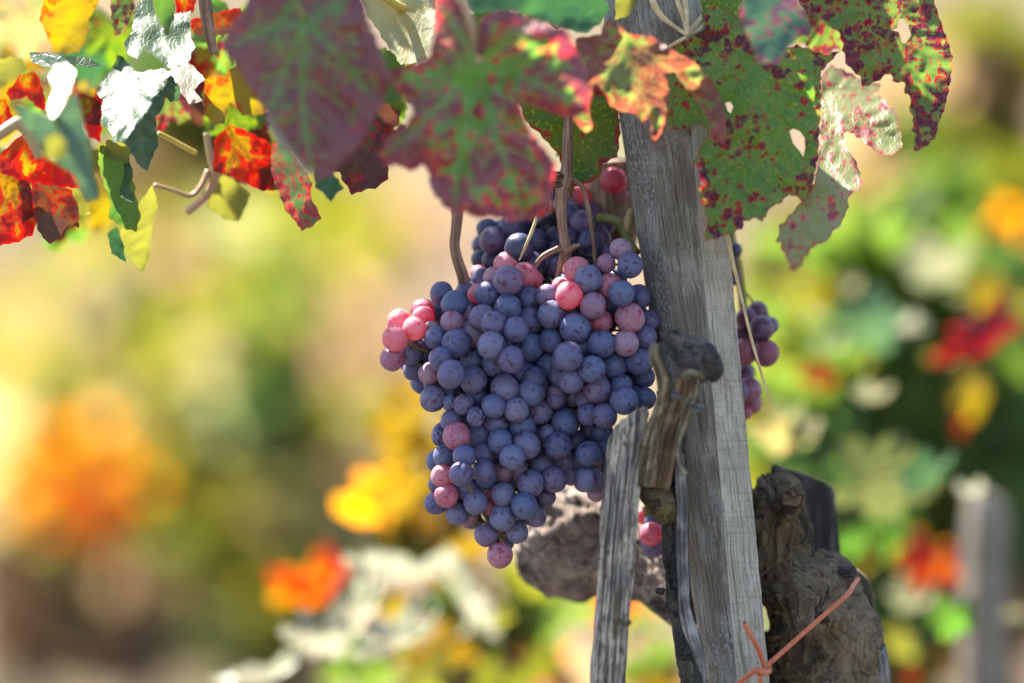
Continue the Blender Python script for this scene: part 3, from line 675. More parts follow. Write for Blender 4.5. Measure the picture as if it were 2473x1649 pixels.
# ------------------------------------------------------------------ grapes
M_grape = grape_mat()
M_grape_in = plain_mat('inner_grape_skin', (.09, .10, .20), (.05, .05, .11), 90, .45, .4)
def grape_mesh(seed, shriv=0.0, n=30):
    rnd = random.Random(seed); V, F = [], []
    rows = n * 2 // 3; ez = rnd.uniform(.97, 1.08); ex = rnd.uniform(.95, 1.0)
    V.append((0, 0, ez))
    for i in range(1, rows):
        ph = math.pi * i / rows
        for j in range(n):
            th = 2 * math.pi * j / n; p = Vector((math.sin(ph) * math.cos(th) * ex, math.sin(ph) * math.sin(th), math.cos(ph) * ez))
            k = 1 + .045 * n3(p.x * 1.3 + seed, p.y * 1.3, p.z * 1.3)
            if shriv:
                q = p * 2.0 + Vector((seed * 1.7, 0, 0)); k -= shriv * (abs(n3(q.x * .8, q.y * .8, q.z * .8)) * 1.5 + .22 * (1 - abs(n3(q.x * 1.2, q.y * 1.2, q.z * .5)) * 2.4) - .05)
            V.append(tuple(p * k))
    V.append((0, 0, -ez)); nb = len(V) - 1
    for j in range(n):
        F.append((0, 1 + j, 1 + (j + 1) % n)); o = 1 + (rows - 2) * n; F.append((o + (j + 1) % n, o + j, nb))
    for i in range(rows - 2):
        for j in range(n):
            a = 1 + i * n; b = a + n; F.append((a + j, b + j, b + (j + 1) % n, a + (j + 1) % n))
    me = mesh('grape', V, F); me.materials.append(M_grape); return me
GM = [grape_mesh(i) for i in range(9)]; GS = [grape_mesh(20 + i, .26, 60) for i in range(4)]
RIPE = {'b': (1.0, .95), 'p': (.93, .84), 'r': (.66, .50), 'R': (.12, .0), 'L': (.35, .25), 'S': (.95, .9), 'd': (1.0, 1.0), 's': (.45, .3)}
LIT, SHADE = [], []
def bunch(label, items, base_d, ext=(), hull=(0, 0, 1, 1, 0), stem=None, bare_shade=0.0):
    """items: (region, x, y, r, layer, type); grapes are pushed apart in depth until none run through each other"""
    G = []
    for reg, x, y, r, lay, ty in items:
        px, py = rp(reg, (x, y)); rr = r / REG[reg][2]
        hx, hy, hw, hh, hd = hull; dd = base_d / KPX + lay * rr * .80 + hd / KPX * min(1.6, ((px - hx) / hw) ** 2 + ((py - hy) / hh) ** 2)
        G.append([px, py, rr, dd, lay, ty])
    n = len(G); Z = np.array([g[3] for g in G]); XY = np.array([g[:2] for g in G]); RR = np.array([g[2] for g in G]); LY = np.array([g[4] for g in G])
    pairs = []
    for i in range(n):
        for j in range(i + 1, n):
            d2 = ((XY[i] - XY[j]) ** 2).sum(); s = (RR[i] + RR[j]) * .93
            if d2 < s * s:
                req = math.sqrt(s * s - d2); sg = np.sign(LY[j] - LY[i]) or (1 if XY[i][1] > XY[j][1] else -1)
                pairs.append((i, j, req, sg))
    Z0 = Z.copy()
    for it in range(260):
        for i, j, req, sg in pairs:
            g = (Z[j] - Z[i]) * sg
            if g < req: e = (req - g) * .28 * sg; Z[j] += e * 1.2; Z[i] -= e * .8
        if it < 180: Z += (Z0 - Z) * .04
    root = P(*stem[0][:2], stem[0][2] / 1000.) if stem else P(XY[:, 0].mean(), XY[:, 1].min(), base_d)
    e = tag(empty('grape_bunch', root), label, 'grape bunch', 'bunches of grapes')
    rnd = random.Random(len(items)); cx, cy = XY.mean(0)
    for i in range(n):
        ty = G[i][5]; d = Z[i] * KPX; c = P(G[i][0], G[i][1], d); rad = RR[i] * 1.05 * KPX * (F0 + d) / F0
        o = bpy.data.objects.new('grape', (GS if ty == 'S' else GM)[i % 4 if ty == 'S' else rnd.randrange(9)]); COL.objects.link(o)
        o.parent = e; o.matrix_parent_inverse = Matrix.Translation(root).inverted(); o.location = c; o.scale = (rad,) * 3
        out = Vector((((G[i][0] - cx) / 200.) + rnd.uniform(-.6, .6), -rnd.uniform(.35, 1.0), -rnd.uniform(.1, .9)))
        o.rotation_euler = (-out).to_track_quat('Z', 'Y').to_euler()
        a, b = RIPE[ty]; o['ripe'] = rnd.uniform(b, a); o['bare_shade'] = min(.9, bare_shade * rnd.uniform(.7, 1.2) + (.15 if ty == 'd' else 0))
        if ty == 'S': o['label'] = 'shrivelled wrinkled grape'
        if ty == 'R': o['label'] = 'red translucent grape glowing in the sun'
        (LIT if ty in 'RLs' else SHADE).append((c, rad))
    # more grapes deeper in the bunch
    FV = []; fx = np.arange(XY[:, 0].min(), XY[:, 0].max(), 24); fy = np.arange(XY[:, 1].min(), XY[:, 1].max(), 24); nf = 0
    fill = []
    for lay in range(2):
        for x in fx:
            for y in fy:
                q = np.array((x + rnd.uniform(-12, 12), y + rnd.uniform(-12, 12))); dd_ = np.hypot(*(XY - q).T)
                nb_ = dd_ < 66
                if nb_.sum() < 4 + lay or np.hypot(*(XY[nb_].mean(0) - q)) > 17: continue
                zz = Z[dd_ < 62].max() + 40 + 46 * lay; rr_ = rnd.uniform(26, 31)
                if any((q[0] - f_[0]) ** 2 + (q[1] - f_[1]) ** 2 + (zz - f_[2]) ** 2 < (rr_ + f_[3]) ** 2 * .55 for f_ in fill): continue
                pc_ = P(q[0], q[1], zz * KPX)
                if any(((pc_ - c_) - SUN * (pc_ - c_).dot(SUN)).length < rr_ * KPX + r_ * .3 and (pc_ - c_).dot(SUN) > 0 for c_, r_ in LIT): continue
                fill.append((q[0], q[1], zz, rr_))
    room = 100 - n; vs_, fs_, no_ = [], [], 0
    for i_, (x, y, zz, rr_) in enumerate(fill):
        d = zz * KPX; c = P(x, y, d); rad = rr_ * KPX
        if i_ < room:
            o = bpy.data.objects.new('grape', GM[rnd.randrange(5)]); COL.objects.link(o); o.parent = e; o.matrix_parent_inverse = Matrix.Translation(root).inverted()
            o.location = c; o.scale = (rad,) * 3; o['ripe'] = 1.0; o['bare_shade'] = max(bare_shade, .25); o.rotation_euler = (rnd.uniform(0, 6), rnd.uniform(0, 6), 0)
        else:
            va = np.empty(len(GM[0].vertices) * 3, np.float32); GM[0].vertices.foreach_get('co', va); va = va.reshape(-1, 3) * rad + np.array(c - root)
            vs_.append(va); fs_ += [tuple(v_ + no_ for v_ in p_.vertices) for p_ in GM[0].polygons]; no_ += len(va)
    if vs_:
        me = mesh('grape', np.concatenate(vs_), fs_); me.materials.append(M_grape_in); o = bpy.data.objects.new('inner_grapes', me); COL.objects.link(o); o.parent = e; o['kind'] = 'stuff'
    # stem with a short stalk to each grape
    if stem:
        ST = [P(x, y, z / 1000.) for x, y, z in stem]; parts = [tube(ST, [.0024] * (len(ST) - 1) + [.001], seg=8, rough=.2, nscale=200)]
        for i in range(n):
            c = P(G[i][0], G[i][1], Z[i] * KPX); k = min(range(len(ST)), key=lambda q: (ST[q] - c).length + max(0, c.z - ST[q].z) * -.3)
            a = ST[k]; m = (a + c) / 2 + Vector((0, 0, .002)); parts.append(tube([a + Vector((0, .006, 0)), m + Vector((0, .006, 0)), c], [.0008, .0007, .0009], seg=5, sub=3))
        V, F, UV = join(*parts); me = mesh('stem', V, F); link('stem', me, e, (M_rachis,))
    return e
MAIN = [(4,200,862,85,1,'R'),(4,168,995,97,0,'R'),(4,148,1148,92,1,'r'),(4,378,782,85,2,'R'),(4,382,836,85,1,'R'),(4,318,918,88,0,'R'),(4,447,945,80,1,'r'),(4,282,1105,92,1,'p'),(4,312,1235,76,2,'b'),
 (4,480,988,83,0,'b'),(4,388,1100,85,1,'b'),(4,515,1148,90,0,'b'),(4,428,1258,80,1,'r'),(4,597,1265,102,0,'b'),(4,636,1030,106,0,'b'),(4,602,874,88,1,'r'),(4,522,652,88,2,'d'),(4,618,735,98,1,'d'),(4,490,800,75,3,'d'),
 (4,715,650,85,3,'d'),(4,735,800,80,2,'d'),(4,712,828,70,2,'L'),(4,752,955,102,2,'r'),(4,830,838,96,1,'p'),(4,800,665,82,2,'R'),(4,868,660,96,1,'b'),(4,918,535,82,2,'s'),(4,1026,557,112,0,'p'),(4,1012,440,96,2,'R'),(4,1152,515,97,1,'R'),
 (4,1215,545,72,2,'R'),(4,1182,690,95,1,'b'),(4,1022,762,102,0,'b'),(4,1192,855,96,1,'b'),(4,918,884,96,0,'b'),(4,1085,928,95,0,'b'),(4,897,1048,105,0,'p'),(4,1186,1058,110,1,'b'),(4,1050,1155,98,0,'b'),(4,912,1195,90,1,'b'),
 (4,748,1160,87,1,'b'),(4,763,1312,104,1,'b'),(4,445,1335,62,3,'b'),(4,460,1450,96,1,'p'),(4,575,1400,82,2,'b'),(4,825,545,82,3,'d'),(4,800,500,60,3,'L'),(4,1140,1262,102,2,'d'),(4,1000,1370,103,0,'p'),(4,1195,1405,103,0,'b'),
 (4,1290,1365,78,2,'b'),(4,1390,1400,68,2,'p'),(4,1270,1195,80,3,'d'),(5,915,95,88,0,'b'),(5,1085,125,95,0,'p'),(5,1265,135,98,1,'p'),(5,690,85,78,0,'S'),(5,585,75,62,1,'S'),(5,780,178,74,0,'S'),(5,600,208,82,1,'b'),(5,635,322,103,0,'s'),
 (5,510,340,60,2,'S'),(5,545,470,88,1,'b'),(5,695,472,86,0,'b'),(5,848,455,82,1,'b'),(5,967,365,95,0,'b'),(5,812,312,95,2,'b'),(5,940,225,88,1,'b'),(5,1130,250,105,1,'b'),(5,1165,392,102,1,'p'),(5,1058,485,96,0,'p'),(5,670,610,88,0,'b'),
 (5,845,590,90,0,'b'),(5,530,625,86,1,'L'),(5,482,690,62,2,'b'),(5,558,773,87,0,'L'),(5,482,828,85,1,'b'),(5,705,720,95,1,'b'),(5,642,912,84,1,'p'),(5,780,825,90,1,'p'),(5,860,640,82,2,'b'),(5,985,600,74,2,'r'),(5,1110,590,70,2,'r'),
 (5,905,775,70,3,'R'),(5,890,870,60,3,'R'),(5,988,763,88,0,'p'),(5,1198,680,100,0,'p'),(5,1370,650,96,1,'p'),(5,1150,850,97,0,'b'),(5,1312,782,76,2,'p'),(5,985,940,101,0,'p'),(5,1230,925,82,1,'p'),(5,860,1068,91,1,'p'),(5,1090,1048,86,1,'p'),
 (5,962,1224,98,0,'s'),(5,1405,395,105,1,'d'),(5,1540,352,76,2,'d'),(5,1462,222,100,1,'d'),(5,1310,172,86,2,'b'),(5,1335,310,76,2,'p'),(5,1275,290,80,2,'b'),(5,1232,462,90,2,'p'),(5,1442,520,96,2,'p'),(5,1285,545,85,2,'p'),(5,1050,640,80,3,'p'),
 (5,730,930,70,2,'r'),(5,1240,560,80,3,'d'),(5,640,800,70,2,'b')]
RIGHT = [(4,1322,672,86,1,'p'),(4,1425,600,70,2,'L'),(4,1545,475,95,1,'R'),(4,1488,668,100,0,'R'),(4,1632,547,105,0,'p'),(4,1795,598,95,1,'R'),(4,1670,747,102,0,'r'),(4,1355,812,103,0,'p'),(4,1728,868,90,1,'R'),(4,1537,917,117,0,'b'),
 (4,1948,838,107,0,'s'),(4,1885,652,98,1,'b'),(4,2015,680,92,2,'d'),(4,1880,320,82,0,'r'),(4,1950,441,95,0,'b'),(4,1768,428,72,1,'r'),(4,1800,720,80,2,'d'),(4,2062,985,88,1,'b'),(4,1730,1037,105,0,'b'),(4,1918,1030,98,0,'r'),(4,1358,1008,95,1,'b'),
 (4,1480,1132,110,0,'b'),(4,1605,1050,75,2,'b'),(4,1660,1228,102,0,'b'),(4,1822,1197,100,1,'b'),(4,2015,1168,102,1,'b'),(4,1505,1312,96,1,'p'),(4,1698,1378,103,1,'p'),(4,1880,1342,80,1,'b'),(4,1632,1455,96,2,'p'),(4,1905,1465,105,1,'b'),
 (4,1432,1165,80,2,'b'),(4,2062,1450,82,3,'d'),(4,2055,1285,80,3,'d'),(4,1520,1430,75,2,'p'),(5,1758,170,90,0,'b'),(5,1632,158,82,1,'b'),(5,1460,55,85,3,'d'),(5,1640,458,98,1,'d'),(5,1638,652,98,0,'p'),(5,1770,432,82,2,'d'),(5,1742,292,82,2,'d'),
 (5,1652,262,80,2,'d'),(5,1690,752,66,2,'r'),(5,1500,625,70,3,'p'),(5,1390,40,75,2,'b'),(5,1560,500,80,3,'d'),(4,2090,860,80,2,'d'),(4,1963,1325,95,4,'d'),(4,1895,1240,95,4,'d'),(4,1985,1440,92,4,'d'),(4,1800,1440,92,4,'d'),(4,2080,1100,90,4,'d'),(4,2000,830,90,4,'d'),(4,1250,980,92,4,'d'),(4,1300,905,92,4,'d'),(4,1280,1100,95,4,'d'),(4,1335,1200,95,4,'d'),(4,1430,1270,92,4,'d'),(4,1225,1300,92,4,'d'),(4,1235,800,92,4,'d'),(4,1250,650,90,4,'d'),(4,1400,900,92,4,'d'),(4,1600,1120,92,4,'d'),(4,1850,780,80,3,'d'),(4,1480,770,80,3,'r'),(5,1740,730,60,2,'p')]
BACK = [(4,870,165,80,1,'d'),(4,910,250,98,0,'p'),(4,1060,145,100,1,'d'),(4,1110,310,107,0,'d'),(4,815,392,68,1,'d'),(4,905,405,80,1,'d'),(4,1240,268,97,1,'d'),(4,1190,120,95,2,'d'),(4,1310,150,92,2,'d'),(4,1390,240,88,2,'d'),(4,1330,430,96,1,'d'),
 (4,1210,430,90,1,'d'),(4,1040,430,85,2,'d'),(4,1480,240,84,1,'d'),(4,1530,215,80,2,'p'),(4,1590,125,97,1,'p'),(4,1645,270,96,0,'d'),(4,1715,240,88,2,'p'),(4,1490,60,92,1,'d'),(4,1640,40,85,2,'p'),(4,1765,345,78,1,'p'),(4,1620,410,76,1,'d'),
 (4,1745,130,92,2,'p'),(4,1420,470,92,1,'d'),(4,1270,560,92,2,'d'),(4,1560,340,82,2,'d'),(4,1390,350,90,2,'d'),(2,2045,1140,78,1,'R'),(2,1905,1170,88,2,'R'),(2,1825,1265,86,2,'R'),(2,1965,1085,80,3,'r'),(2,1640,1190,70,1,'p'),(2,1745,1300,80,2,'r'),
 (2,2085,1230,60,2,'L'),(2,1550,1290,84,1,'r'),(2,1450,1420,80,2,'d'),(2,1930,1290,85,3,'r'),(2,1600,1400,86,2,'p')]
SIDE = [(6,1420,65,84,1,'p'),(6,1530,135,97,1,'p'),(6,1410,310,98,0,'r'),(6,1567,322,98,0,'r'),(6,1505,5,74,2,'p'),(6,1440,600,96,1,'r'),(6,1460,700,74,2,'r'),(6,1400,500,80,1,'p'),(6,1400,770,60,2,'r'),(6,1395,185,80,2,'p'),(6,1340,620,90,1,'p'),
 (13,75,170,58,1,'d'),(13,40,230,60,2,'d'),(13,50,380,60,2,'d'),(6,1600,110,60,3,'p'),(6,1320,420,90,2,'d')]
LOW = [(5,2130,975,72,1,'b'),(5,2110,1065,85,0,'s'),(5,2045,925,62,2,'R'),(5,2125,1150,88,1,'p'),(5,2170,1080,85,1,'r'),(5,2190,1000,80,2,'p')]
bunch('largest bunch of bloomy blue grapes, tapering to one red grape at its tip', MAIN, -.008, hull=(1190, 980, 260, 420, .020), stem=[(1338, 690, 26), (1262, 740, 26), (1235, 830, 28), (1230, 950, 28), (1225, 1080, 27), (1222, 1200, 22), (1212, 1310, 12), (1206, 1325, 8)])
bunch('grape bunch pressed against the left side of the weathered stake', RIGHT, -.012, hull=(1440, 860, 170, 330, .014), stem=[(1442, 655, 14), (1425, 720, 16), (1432, 800, 22), (1440, 900, 26), (1450, 1000, 26), (1440, 1120, 24), (1430, 1180, 22)])
bunch('shaded dark bunch behind the middle cane under the leaves', BACK, .040, bare_shade=.38, hull=(1300, 560, 240, 200, .014), stem=[(1370, 400, 60), (1340, 480, 70), (1330, 560, 72), (1300, 640, 70)])  # reduced bloom darkens this bunch in place of real shade
bunch('small dark bunch behind the stake, beside the hanging straw', SIDE, .060, bare_shade=.62, stem=[(1760, 540, 75), (1790, 700, 80), (1800, 850, 80), (1795, 990, 78)])
bunch('few grapes low between the dead branch and the stake', LOW, .050, stem=[(1560, 1220, 62), (1575, 1270, 66), (1572, 1310, 66)])

# ------------------------------------------------------------------ leaf materials
LM = {}
LM['spotted'] = leaf_mat('spotted_green_leaf', (.075, .175, .035), (.13, .205, .042), amt=-.1, eamt=.5, speck=.5, dots=.80, dscale=150, tboost=1.35, seed=1)
LM['speckled'] = leaf_mat('speckled_green_leaf', (.04, .095, .020), (.065, .12, .022), amt=.04, eamt=.1, speck=.8, seed=2)
LM['heavy'] = leaf_mat('heavily_spotted_leaf', (.075, .140, .035), (.14, .17, .04), spot=(.30, .016, .028), core=(.055, .008, .025), amt=.12, sscale=120, eamt=.4, dots=1.45, dscale=190, tboost=1.35, seed=3)
LM['olive'] = leaf_mat('olive_leaf_underside', (.13, .17, .06), (.17, .18, .07), spot=(.34, .04, .05), core=(.13, .02, .03), amt=-.1, eamt=.6, dots=.55, dscale=150, edge=(.22, .03, .03), vein=(.26, .25, .10), rough=.36, spec=.6, trans=.40, seed=4)
LM['purple'] = leaf_mat('purple_autumn_leaf', (.085, .15, .045), (.13, .15, .05), spot=(.27, .04, .055), core=(.08, .02, .045), amt=.50, sscale=160, eamt=.35, vein=(.10, .19, .05), veinmix=.95, trans=.40, rough=.48, spec=.7, brown=.66, browncol=(.15, .046, .062), bscale=62, tboost=1.7, seed=5)
LM['redgreen'] = leaf_mat('red_and_green_leaf', (0.09375, 0.2063, 0.04375), (0.1375, 0.2125, 0.05), spot=(0.425, 0.0375, 0.05625), core=(0.09375, 0.02, 0.0475), amt=.50, sscale=150, eamt=.5, edge=(0.525, 0.0375, 0.04375), vein=(0.1, 0.2125, 0.05), veinmix=.95, trans=.42, rough=.46, spec=.8, brown=.45, browncol=(0.1875, 0.0425, 0.0625), bscale=48, tboost=1.7, seed=6)
LM['curled'] = leaf_mat('curled_brown_leaf', (.14, .20, .05), (.19, .20, .06), spot=(.33, .07, .06), core=(.16, .045, .04), amt=.22, sscale=120, dots=.5, dscale=120, eamt=.6, edge=(.40, .12, .08), brown=.52, browncol=(.20, .060, .045), bscale=30, trans=.42, tboost=1.4, seed=7.4)
LM['greenred'] = leaf_mat('green_leaf_red_edge', (.05, .12, .018), (.10, .145, .02), amt=.12, sscale=100, eamt=.5, speck=.6, trans=.5, tboost=1.35, seed=8)
LM['teal'] = leaf_mat('teal_leaf', (.035, .085, .045), (.05, .10, .05), spot=(.22, .03, .05), core=(.07, .015, .06), amt=.1, sscale=100, dots=1.0, dscale=120, trans=.25, rough=.3, spec=.7, seed=9)  # dark teal blade with purple blotches
LM['darkgreen'] = leaf_mat('dark_green_leaf', (.025, .075, .030), (.035, .09, .03), amt=-.3, eamt=0, trans=.3, rough=.35, seed=10)
LM['glossy'] = leaf_mat('glossy_green_leaf', (.026, .060, .026), (.034, .070, .030), amt=-.3, eamt=.1, edge=(.10, .025, .012), vein=(.06, .10, .045), veinmix=.8, trans=.28, rough=.42, spec=.55, seed=11)
LM['green'] = leaf_mat('plain_green_leaf', (0.0385, 0.091, 0.0175), (0.056, 0.105, 0.021), amt=-.3, eamt=.1, trans=.5, seed=12)
LM['yellow'] = leaf_mat('yellow_leaf', (0.21, 0.17, 0.025), (0.25, 0.155, 0.025), spot=(0.275, 0.06, 0.01), core=(0.25, 0.03, 0.01), amt=.30, sscale=90, eamt=.3, edge=(0.25, 0.06, 0.01), trans=.5, tboost=1.3, seed=13)
LM['lime'] = leaf_mat('lime_leaf', (0.14, 0.15, 0.03), (0.17, 0.165, 0.035), amt=-.3, eamt=.0, trans=.5, tboost=1.25, seed=14)
LM['orange'] = leaf_mat('orange_red_leaf', (0.25, 0.15, 0.015), (0.275, 0.09, 0.0125), spot=(0.25, 0.0175, 0.0125), core=(0.06, 0.006, 0.0075), amt=.55, sscale=80, eamt=.3, vein=(0.035, 0.015, 0.005), veinmix=.8, trans=.55, tboost=1.6, seed=15)
LM['redbrown'] = leaf_mat('red_brown_leaf', (0.0525, 0.075, 0.015), (0.0975, 0.045, 0.015), spot=(0.2475, 0.015, 0.015), core=(0.0525, 0.01125, 0.009), amt=.68, sscale=110, eamt=.5, brown=.45, browncol=(0.075, 0.03, 0.021), trans=.45, tboost=1.35, seed=16)
LM['white_under'] = leaf_mat('pale_felted_leaf', (0.24, 0.255, 0.135), (0.27, 0.27, 0.15), amt=-.3, eamt=0, vein=(0.3, 0.225, 0.0675), veinmix=.9, trans=.35, rough=.5, spec=.5, seed=17)
LM['narrow'] = leaf_mat('red_mottled_narrow_leaf', (.09, .13, .04), (.12, .14, .05), spot=(.36, .07, .06), core=(.26, .03, .04), amt=.30, sscale=140, dots=1.2, dscale=190, eamt=.6, edge=(.25, .10, .07), vein=(.06, .14, .05), veinmix=.95, trans=.45, rough=.35, spec=.6, tboost=1.35, seed=18)
LM['bluegreen'] = leaf_mat('blue_green_leaf', (0.042, 0.084, 0.0385), (0.056, 0.098, 0.042), amt=-.3, eamt=.0, trans=.35, rough=.32, spec=.8, seed=19)
LM['pale'] = leaf_mat('sunlit_glossy_leaf', (0.156, 0.174, 0.12), (0.192, 0.18, 0.132), amt=-.2, eamt=.2, trans=.30, rough=.32, spec=1.0, seed=20)  # whitish base colour stands for sunlight on glossy leaves
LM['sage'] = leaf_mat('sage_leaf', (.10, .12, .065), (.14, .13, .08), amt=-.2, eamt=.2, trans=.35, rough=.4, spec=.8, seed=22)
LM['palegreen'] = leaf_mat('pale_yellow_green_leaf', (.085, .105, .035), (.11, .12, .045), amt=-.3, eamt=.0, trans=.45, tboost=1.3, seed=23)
LM['darkred'] = leaf_mat('dark_red_leaf', (0.06, 0.0072, 0.0108), (0.096, 0.012, 0.012), amt=.3, trans=.45, seed=21)

PS = M_pink_stalk; YS = M_yellow_stalk
TL = traced_leaf
D_pts = [(960,300),(880,150),(800,60),(700,20),(655,70),(660,150),(600,190),(500,245),(480,330),(460,420),(455,560),(465,690),(560,682),(640,660),(680,700),(645,760),(605,850),(640,940),(630,1010),(655,1090),(675,1170),(655,1280),(760,1250),(860,1215),(870,1175),(930,1155),(970,1175),(1010,1100),(1060,1080),(1110,1030),(1160,1050),(1195,1075),(1230,1000),(1262,850),(1270,700),(1280,500),(1280,380),(1330,320),(1390,262),(1300,290),(1150,235),(1050,270)]
TL('vine_leaf', 'large green leaf with red spots hanging over the stake, two small holes through it', 3, D_pts, -.030, LM['spotted'], (955, 335), [(520, 300), (500, 640), (720, 1220), (1030, 1080), (1230, 960), (1330, 300)], tilt=(.05, .10), wave=.008, bulge=.0036, serr=7, seed=31,
   holes=[[(1110,695),(1130,680),(1165,695),(1190,730),(1192,790),(1183,830),(1165,800),(1130,760)], [(770,545),(795,538),(812,560),(800,600),(785,590)]], fold=[(1190, 1100, 1180, 300, .55)], cup=.006)
EF = [(1280,400),(1330,340),(1400,370),(1460,400),(1540,440),(1600,440),(1590,470),(1550,495),(1600,510),(1640,560),(1670,570),(1690,650),(1710,780),(1650,820),(1590,820),(1540,780),(1480,730),(1420,695),(1400,705),(1400,770),(1440,810),(1470,870),(1490,930),(1490,1000),(1430,1030),(1420,1110),(1385,1190),(1340,1230),(1310,1280),(1240,1310),(1190,1370),(1145,1430),(1115,1425),(1090,1345),(1065,1330),(1068,1285),(1040,1285),(1060,1190),(1120,1130),(1170,1070),(1180,995),(1180,1040),(1200,1045),(1250,940),(1268,800),(1276,600)]
TL('vine_leaf', 'olive leaf with long pale white-lit lower lobe, hanging right of the stake', 3, EF, -.006, LM['olive'], (1300, 480), [(1600, 470), (1690, 760), (1450, 950), (1130, 1400), (1080, 1270)], tilt=(.12, 1.25), wave=.006, serr=8, seed=32, bulge=.003)
G_pts = [(1150,-60),(1150,0),(1200,70),(1270,80),(1300,120),(1380,180),(1400,300),(1415,350),(1480,400),(1500,460),(1560,440),(1620,400),(1650,390),(1655,430),(1720,440),(1720,500),(1750,510),(1745,600),(1770,620),(1755,690),(1775,710),(1765,770),(1775,805),(1850,765),(1890,720),(1900,650),(1930,590),(1955,480),(1970,380),(1975,300),(1950,220),(1900,80),(1860,-60)]
TL('vine_leaf', 'red spotted leaf at the upper right corner with a curled glowing rim', 3, G_pts, -.015, LM['heavy'], (1690, 85), [(1250, 20), (1480, 420), (1780, 780), (1940, 480), (1830, -30)], tilt=(-.05, .12), wave=.007, serr=8, seed=33, bulge=.0034, fold=[(1900, 800, 1780, 0, .9)], cup=.006,
   holes=[[(1690,100),(1712,95),(1735,120),(1755,185),(1725,230),(1705,225),(1690,170),(1650,158),(1680,148)]])
TL('vine_leaf', 'teal green leaf with purple blotches at the top, right of the stake', 3, [(840,60),(880,-40),(1140,-40),(1190,70),(1225,140),(1225,200),(1170,180),(1140,220),(1100,260),(1060,330),(1030,335),(960,335),(930,300),(895,200),(860,140)], -.085, LM['teal'], (1010, -30), tilt=(.0, .1), serr=5, seed=34)
C_pts = [(-20,200),(110,180),(130,110),(190,115),(260,180),(380,190),(500,270),(600,320),(700,420),(760,540),(775,680),(760,770),(720,720),(685,740),(690,650),(640,560),(560,470),(500,380),(445,390),(480,480),(470,560),(440,690),(390,770),(375,700),(368,600),(340,660),(290,600),(220,590),(160,560),(130,490),(80,440),(50,560),(70,680),(30,705),(-30,640),(-40,400)]
TL('vine_leaf', 'curled green leaf with brown patches draped in front of the top of the stake', 3, C_pts, -.062, LM['curled'], (230, 190), [(120, 130), (60, 600), (330, 640), (410, 720), (720, 600)], tilt=(.0, .1), wave=.012, serr=4, seed=35, curl=.010, bulge=.003)
A_pts = [(530,110),(560,60),(590,20),(610,-40),(870,-40),(890,50),(925,130),(945,190),(925,250),(895,300),(870,350),(840,380),(800,425),(765,440),(750,410),(730,385),(690,340),(655,290),(620,240),(570,160)]
TL('vine_leaf', 'big purple leaf in soft focus in front, left of the red and green one', 0, A_pts, -.125, LM['purple'], (736, 48), [(560, 110), (650, 280), (755, 430), (900, 230), (860, -20)], tilt=(.02, -.05), wave=.009, serr=8, vw=1.8, seed=36, petiole=[(690, -30, -128), (640, -90, -128)], petmat=M_green_stem, petr=.002, bulge=.0042)
B_pts = [(920,-60),(1020,-60),(1080,40),(1140,140),(1170,230),(1200,130),(1260,80),(1400,60),(1560,130),(1700,180),(1740,170),(1800,300),(1870,420),(1900,600),(1880,700),(1800,740),(1700,730),(1600,690),(1490,650),(1450,660),(1500,800),(1580,900),(1680,1030),(1660,1180),(1650,1330),(1560,1380),(1400,1400),(1290,1370),(1180,1380),(1110,1340),(1040,1360),(960,1290),(890,1200),(870,1080),(850,1040),(760,1080),(680,1040),(600,1060),(560,960),(620,850),(740,780),(780,700),(700,600),(620,500),(640,430),(760,410),(880,360),(920,200)]
TL('vine_leaf', 'big red and green leaf in soft focus, hanging in front just above the grapes', 2, B_pts, -.115, LM['redgreen'], (1195, 390), [(960, 40), (660, 520), (600, 980), (1040, 1300), (1480, 1340), (1840, 640), (1500, 150)], tilt=(.0, -.08), wave=.012, serr=8, vw=1.9, seed=37, bulge=.0045, curl=.006, petiole=[(1180, 330, -118), (1155, 200, -122), (1110, 60, -124), (1060, -60, -124)], petmat=PS, petr=.0022)
TL('vine_leaf', 'green leaf with yellow flecks behind the bunch top, between the middle cane and the stake', 2, [(1420,560),(1560,640),(1900,520),(2060,640),(2090,800),(2070,990),(1980,1030),(1960,1110),(1900,1150),(1800,1180),(1780,1250),(1740,1180),(1700,980),(1580,850),(1480,760)], .022, LM['greenred'], (1880, 560), [(1560, 720), (1760, 1200), (1950, 1120), (2070, 900)], tilt=(0, .1), seed=38, serr=6)
TL('vine_leaf', 'narrow hanging leaf mottled pink and green, left of the brown withered one', 1, [(1505,900),(1520,800),(1570,790),(1620,850),(1700,950),(1740,1020),(1730,1090),(1770,1170),(1790,1215),(1740,1260),(1680,1285),(1640,1230),(1590,1170),(1555,1080),(1515,980)], -.012, LM['narrow'], (1560, 790), [(1530, 950), (1700, 1260), (1760, 1180), (1700, 980)], tilt=(.5, .3), seed=39, serr=5, bulge=.002)
TL('vine_leaf', 'withered red and brown leaf between the narrow leaf and the big red one', 2, [(395,690),(560,620),(700,700),(690,780),(620,840),(600,1000),(625,1070),(620,1130),(540,1190),(470,1200),(390,1230),(360,1180),(340,1150),(310,1090),(215,1060),(260,980),(330,900),(400,840)], .004, LM['redbrown'], (400, 680), [(470, 960), (400, 1200), (610, 1090), (250, 1050)], tilt=(.0, .25), seed=40, wave=.006)
TL('vine_leaf', 'small dark green leaf tip below the big purple leaf', 2, [(200,1020),(260,1080),(310,1140),(340,1190),(290,1230),(260,1280),(220,1230),(160,1180),(150,1100)], -.04, LM['darkgreen'], (190, 1020), tilt=(.1, .2), seed=41, serr=5)
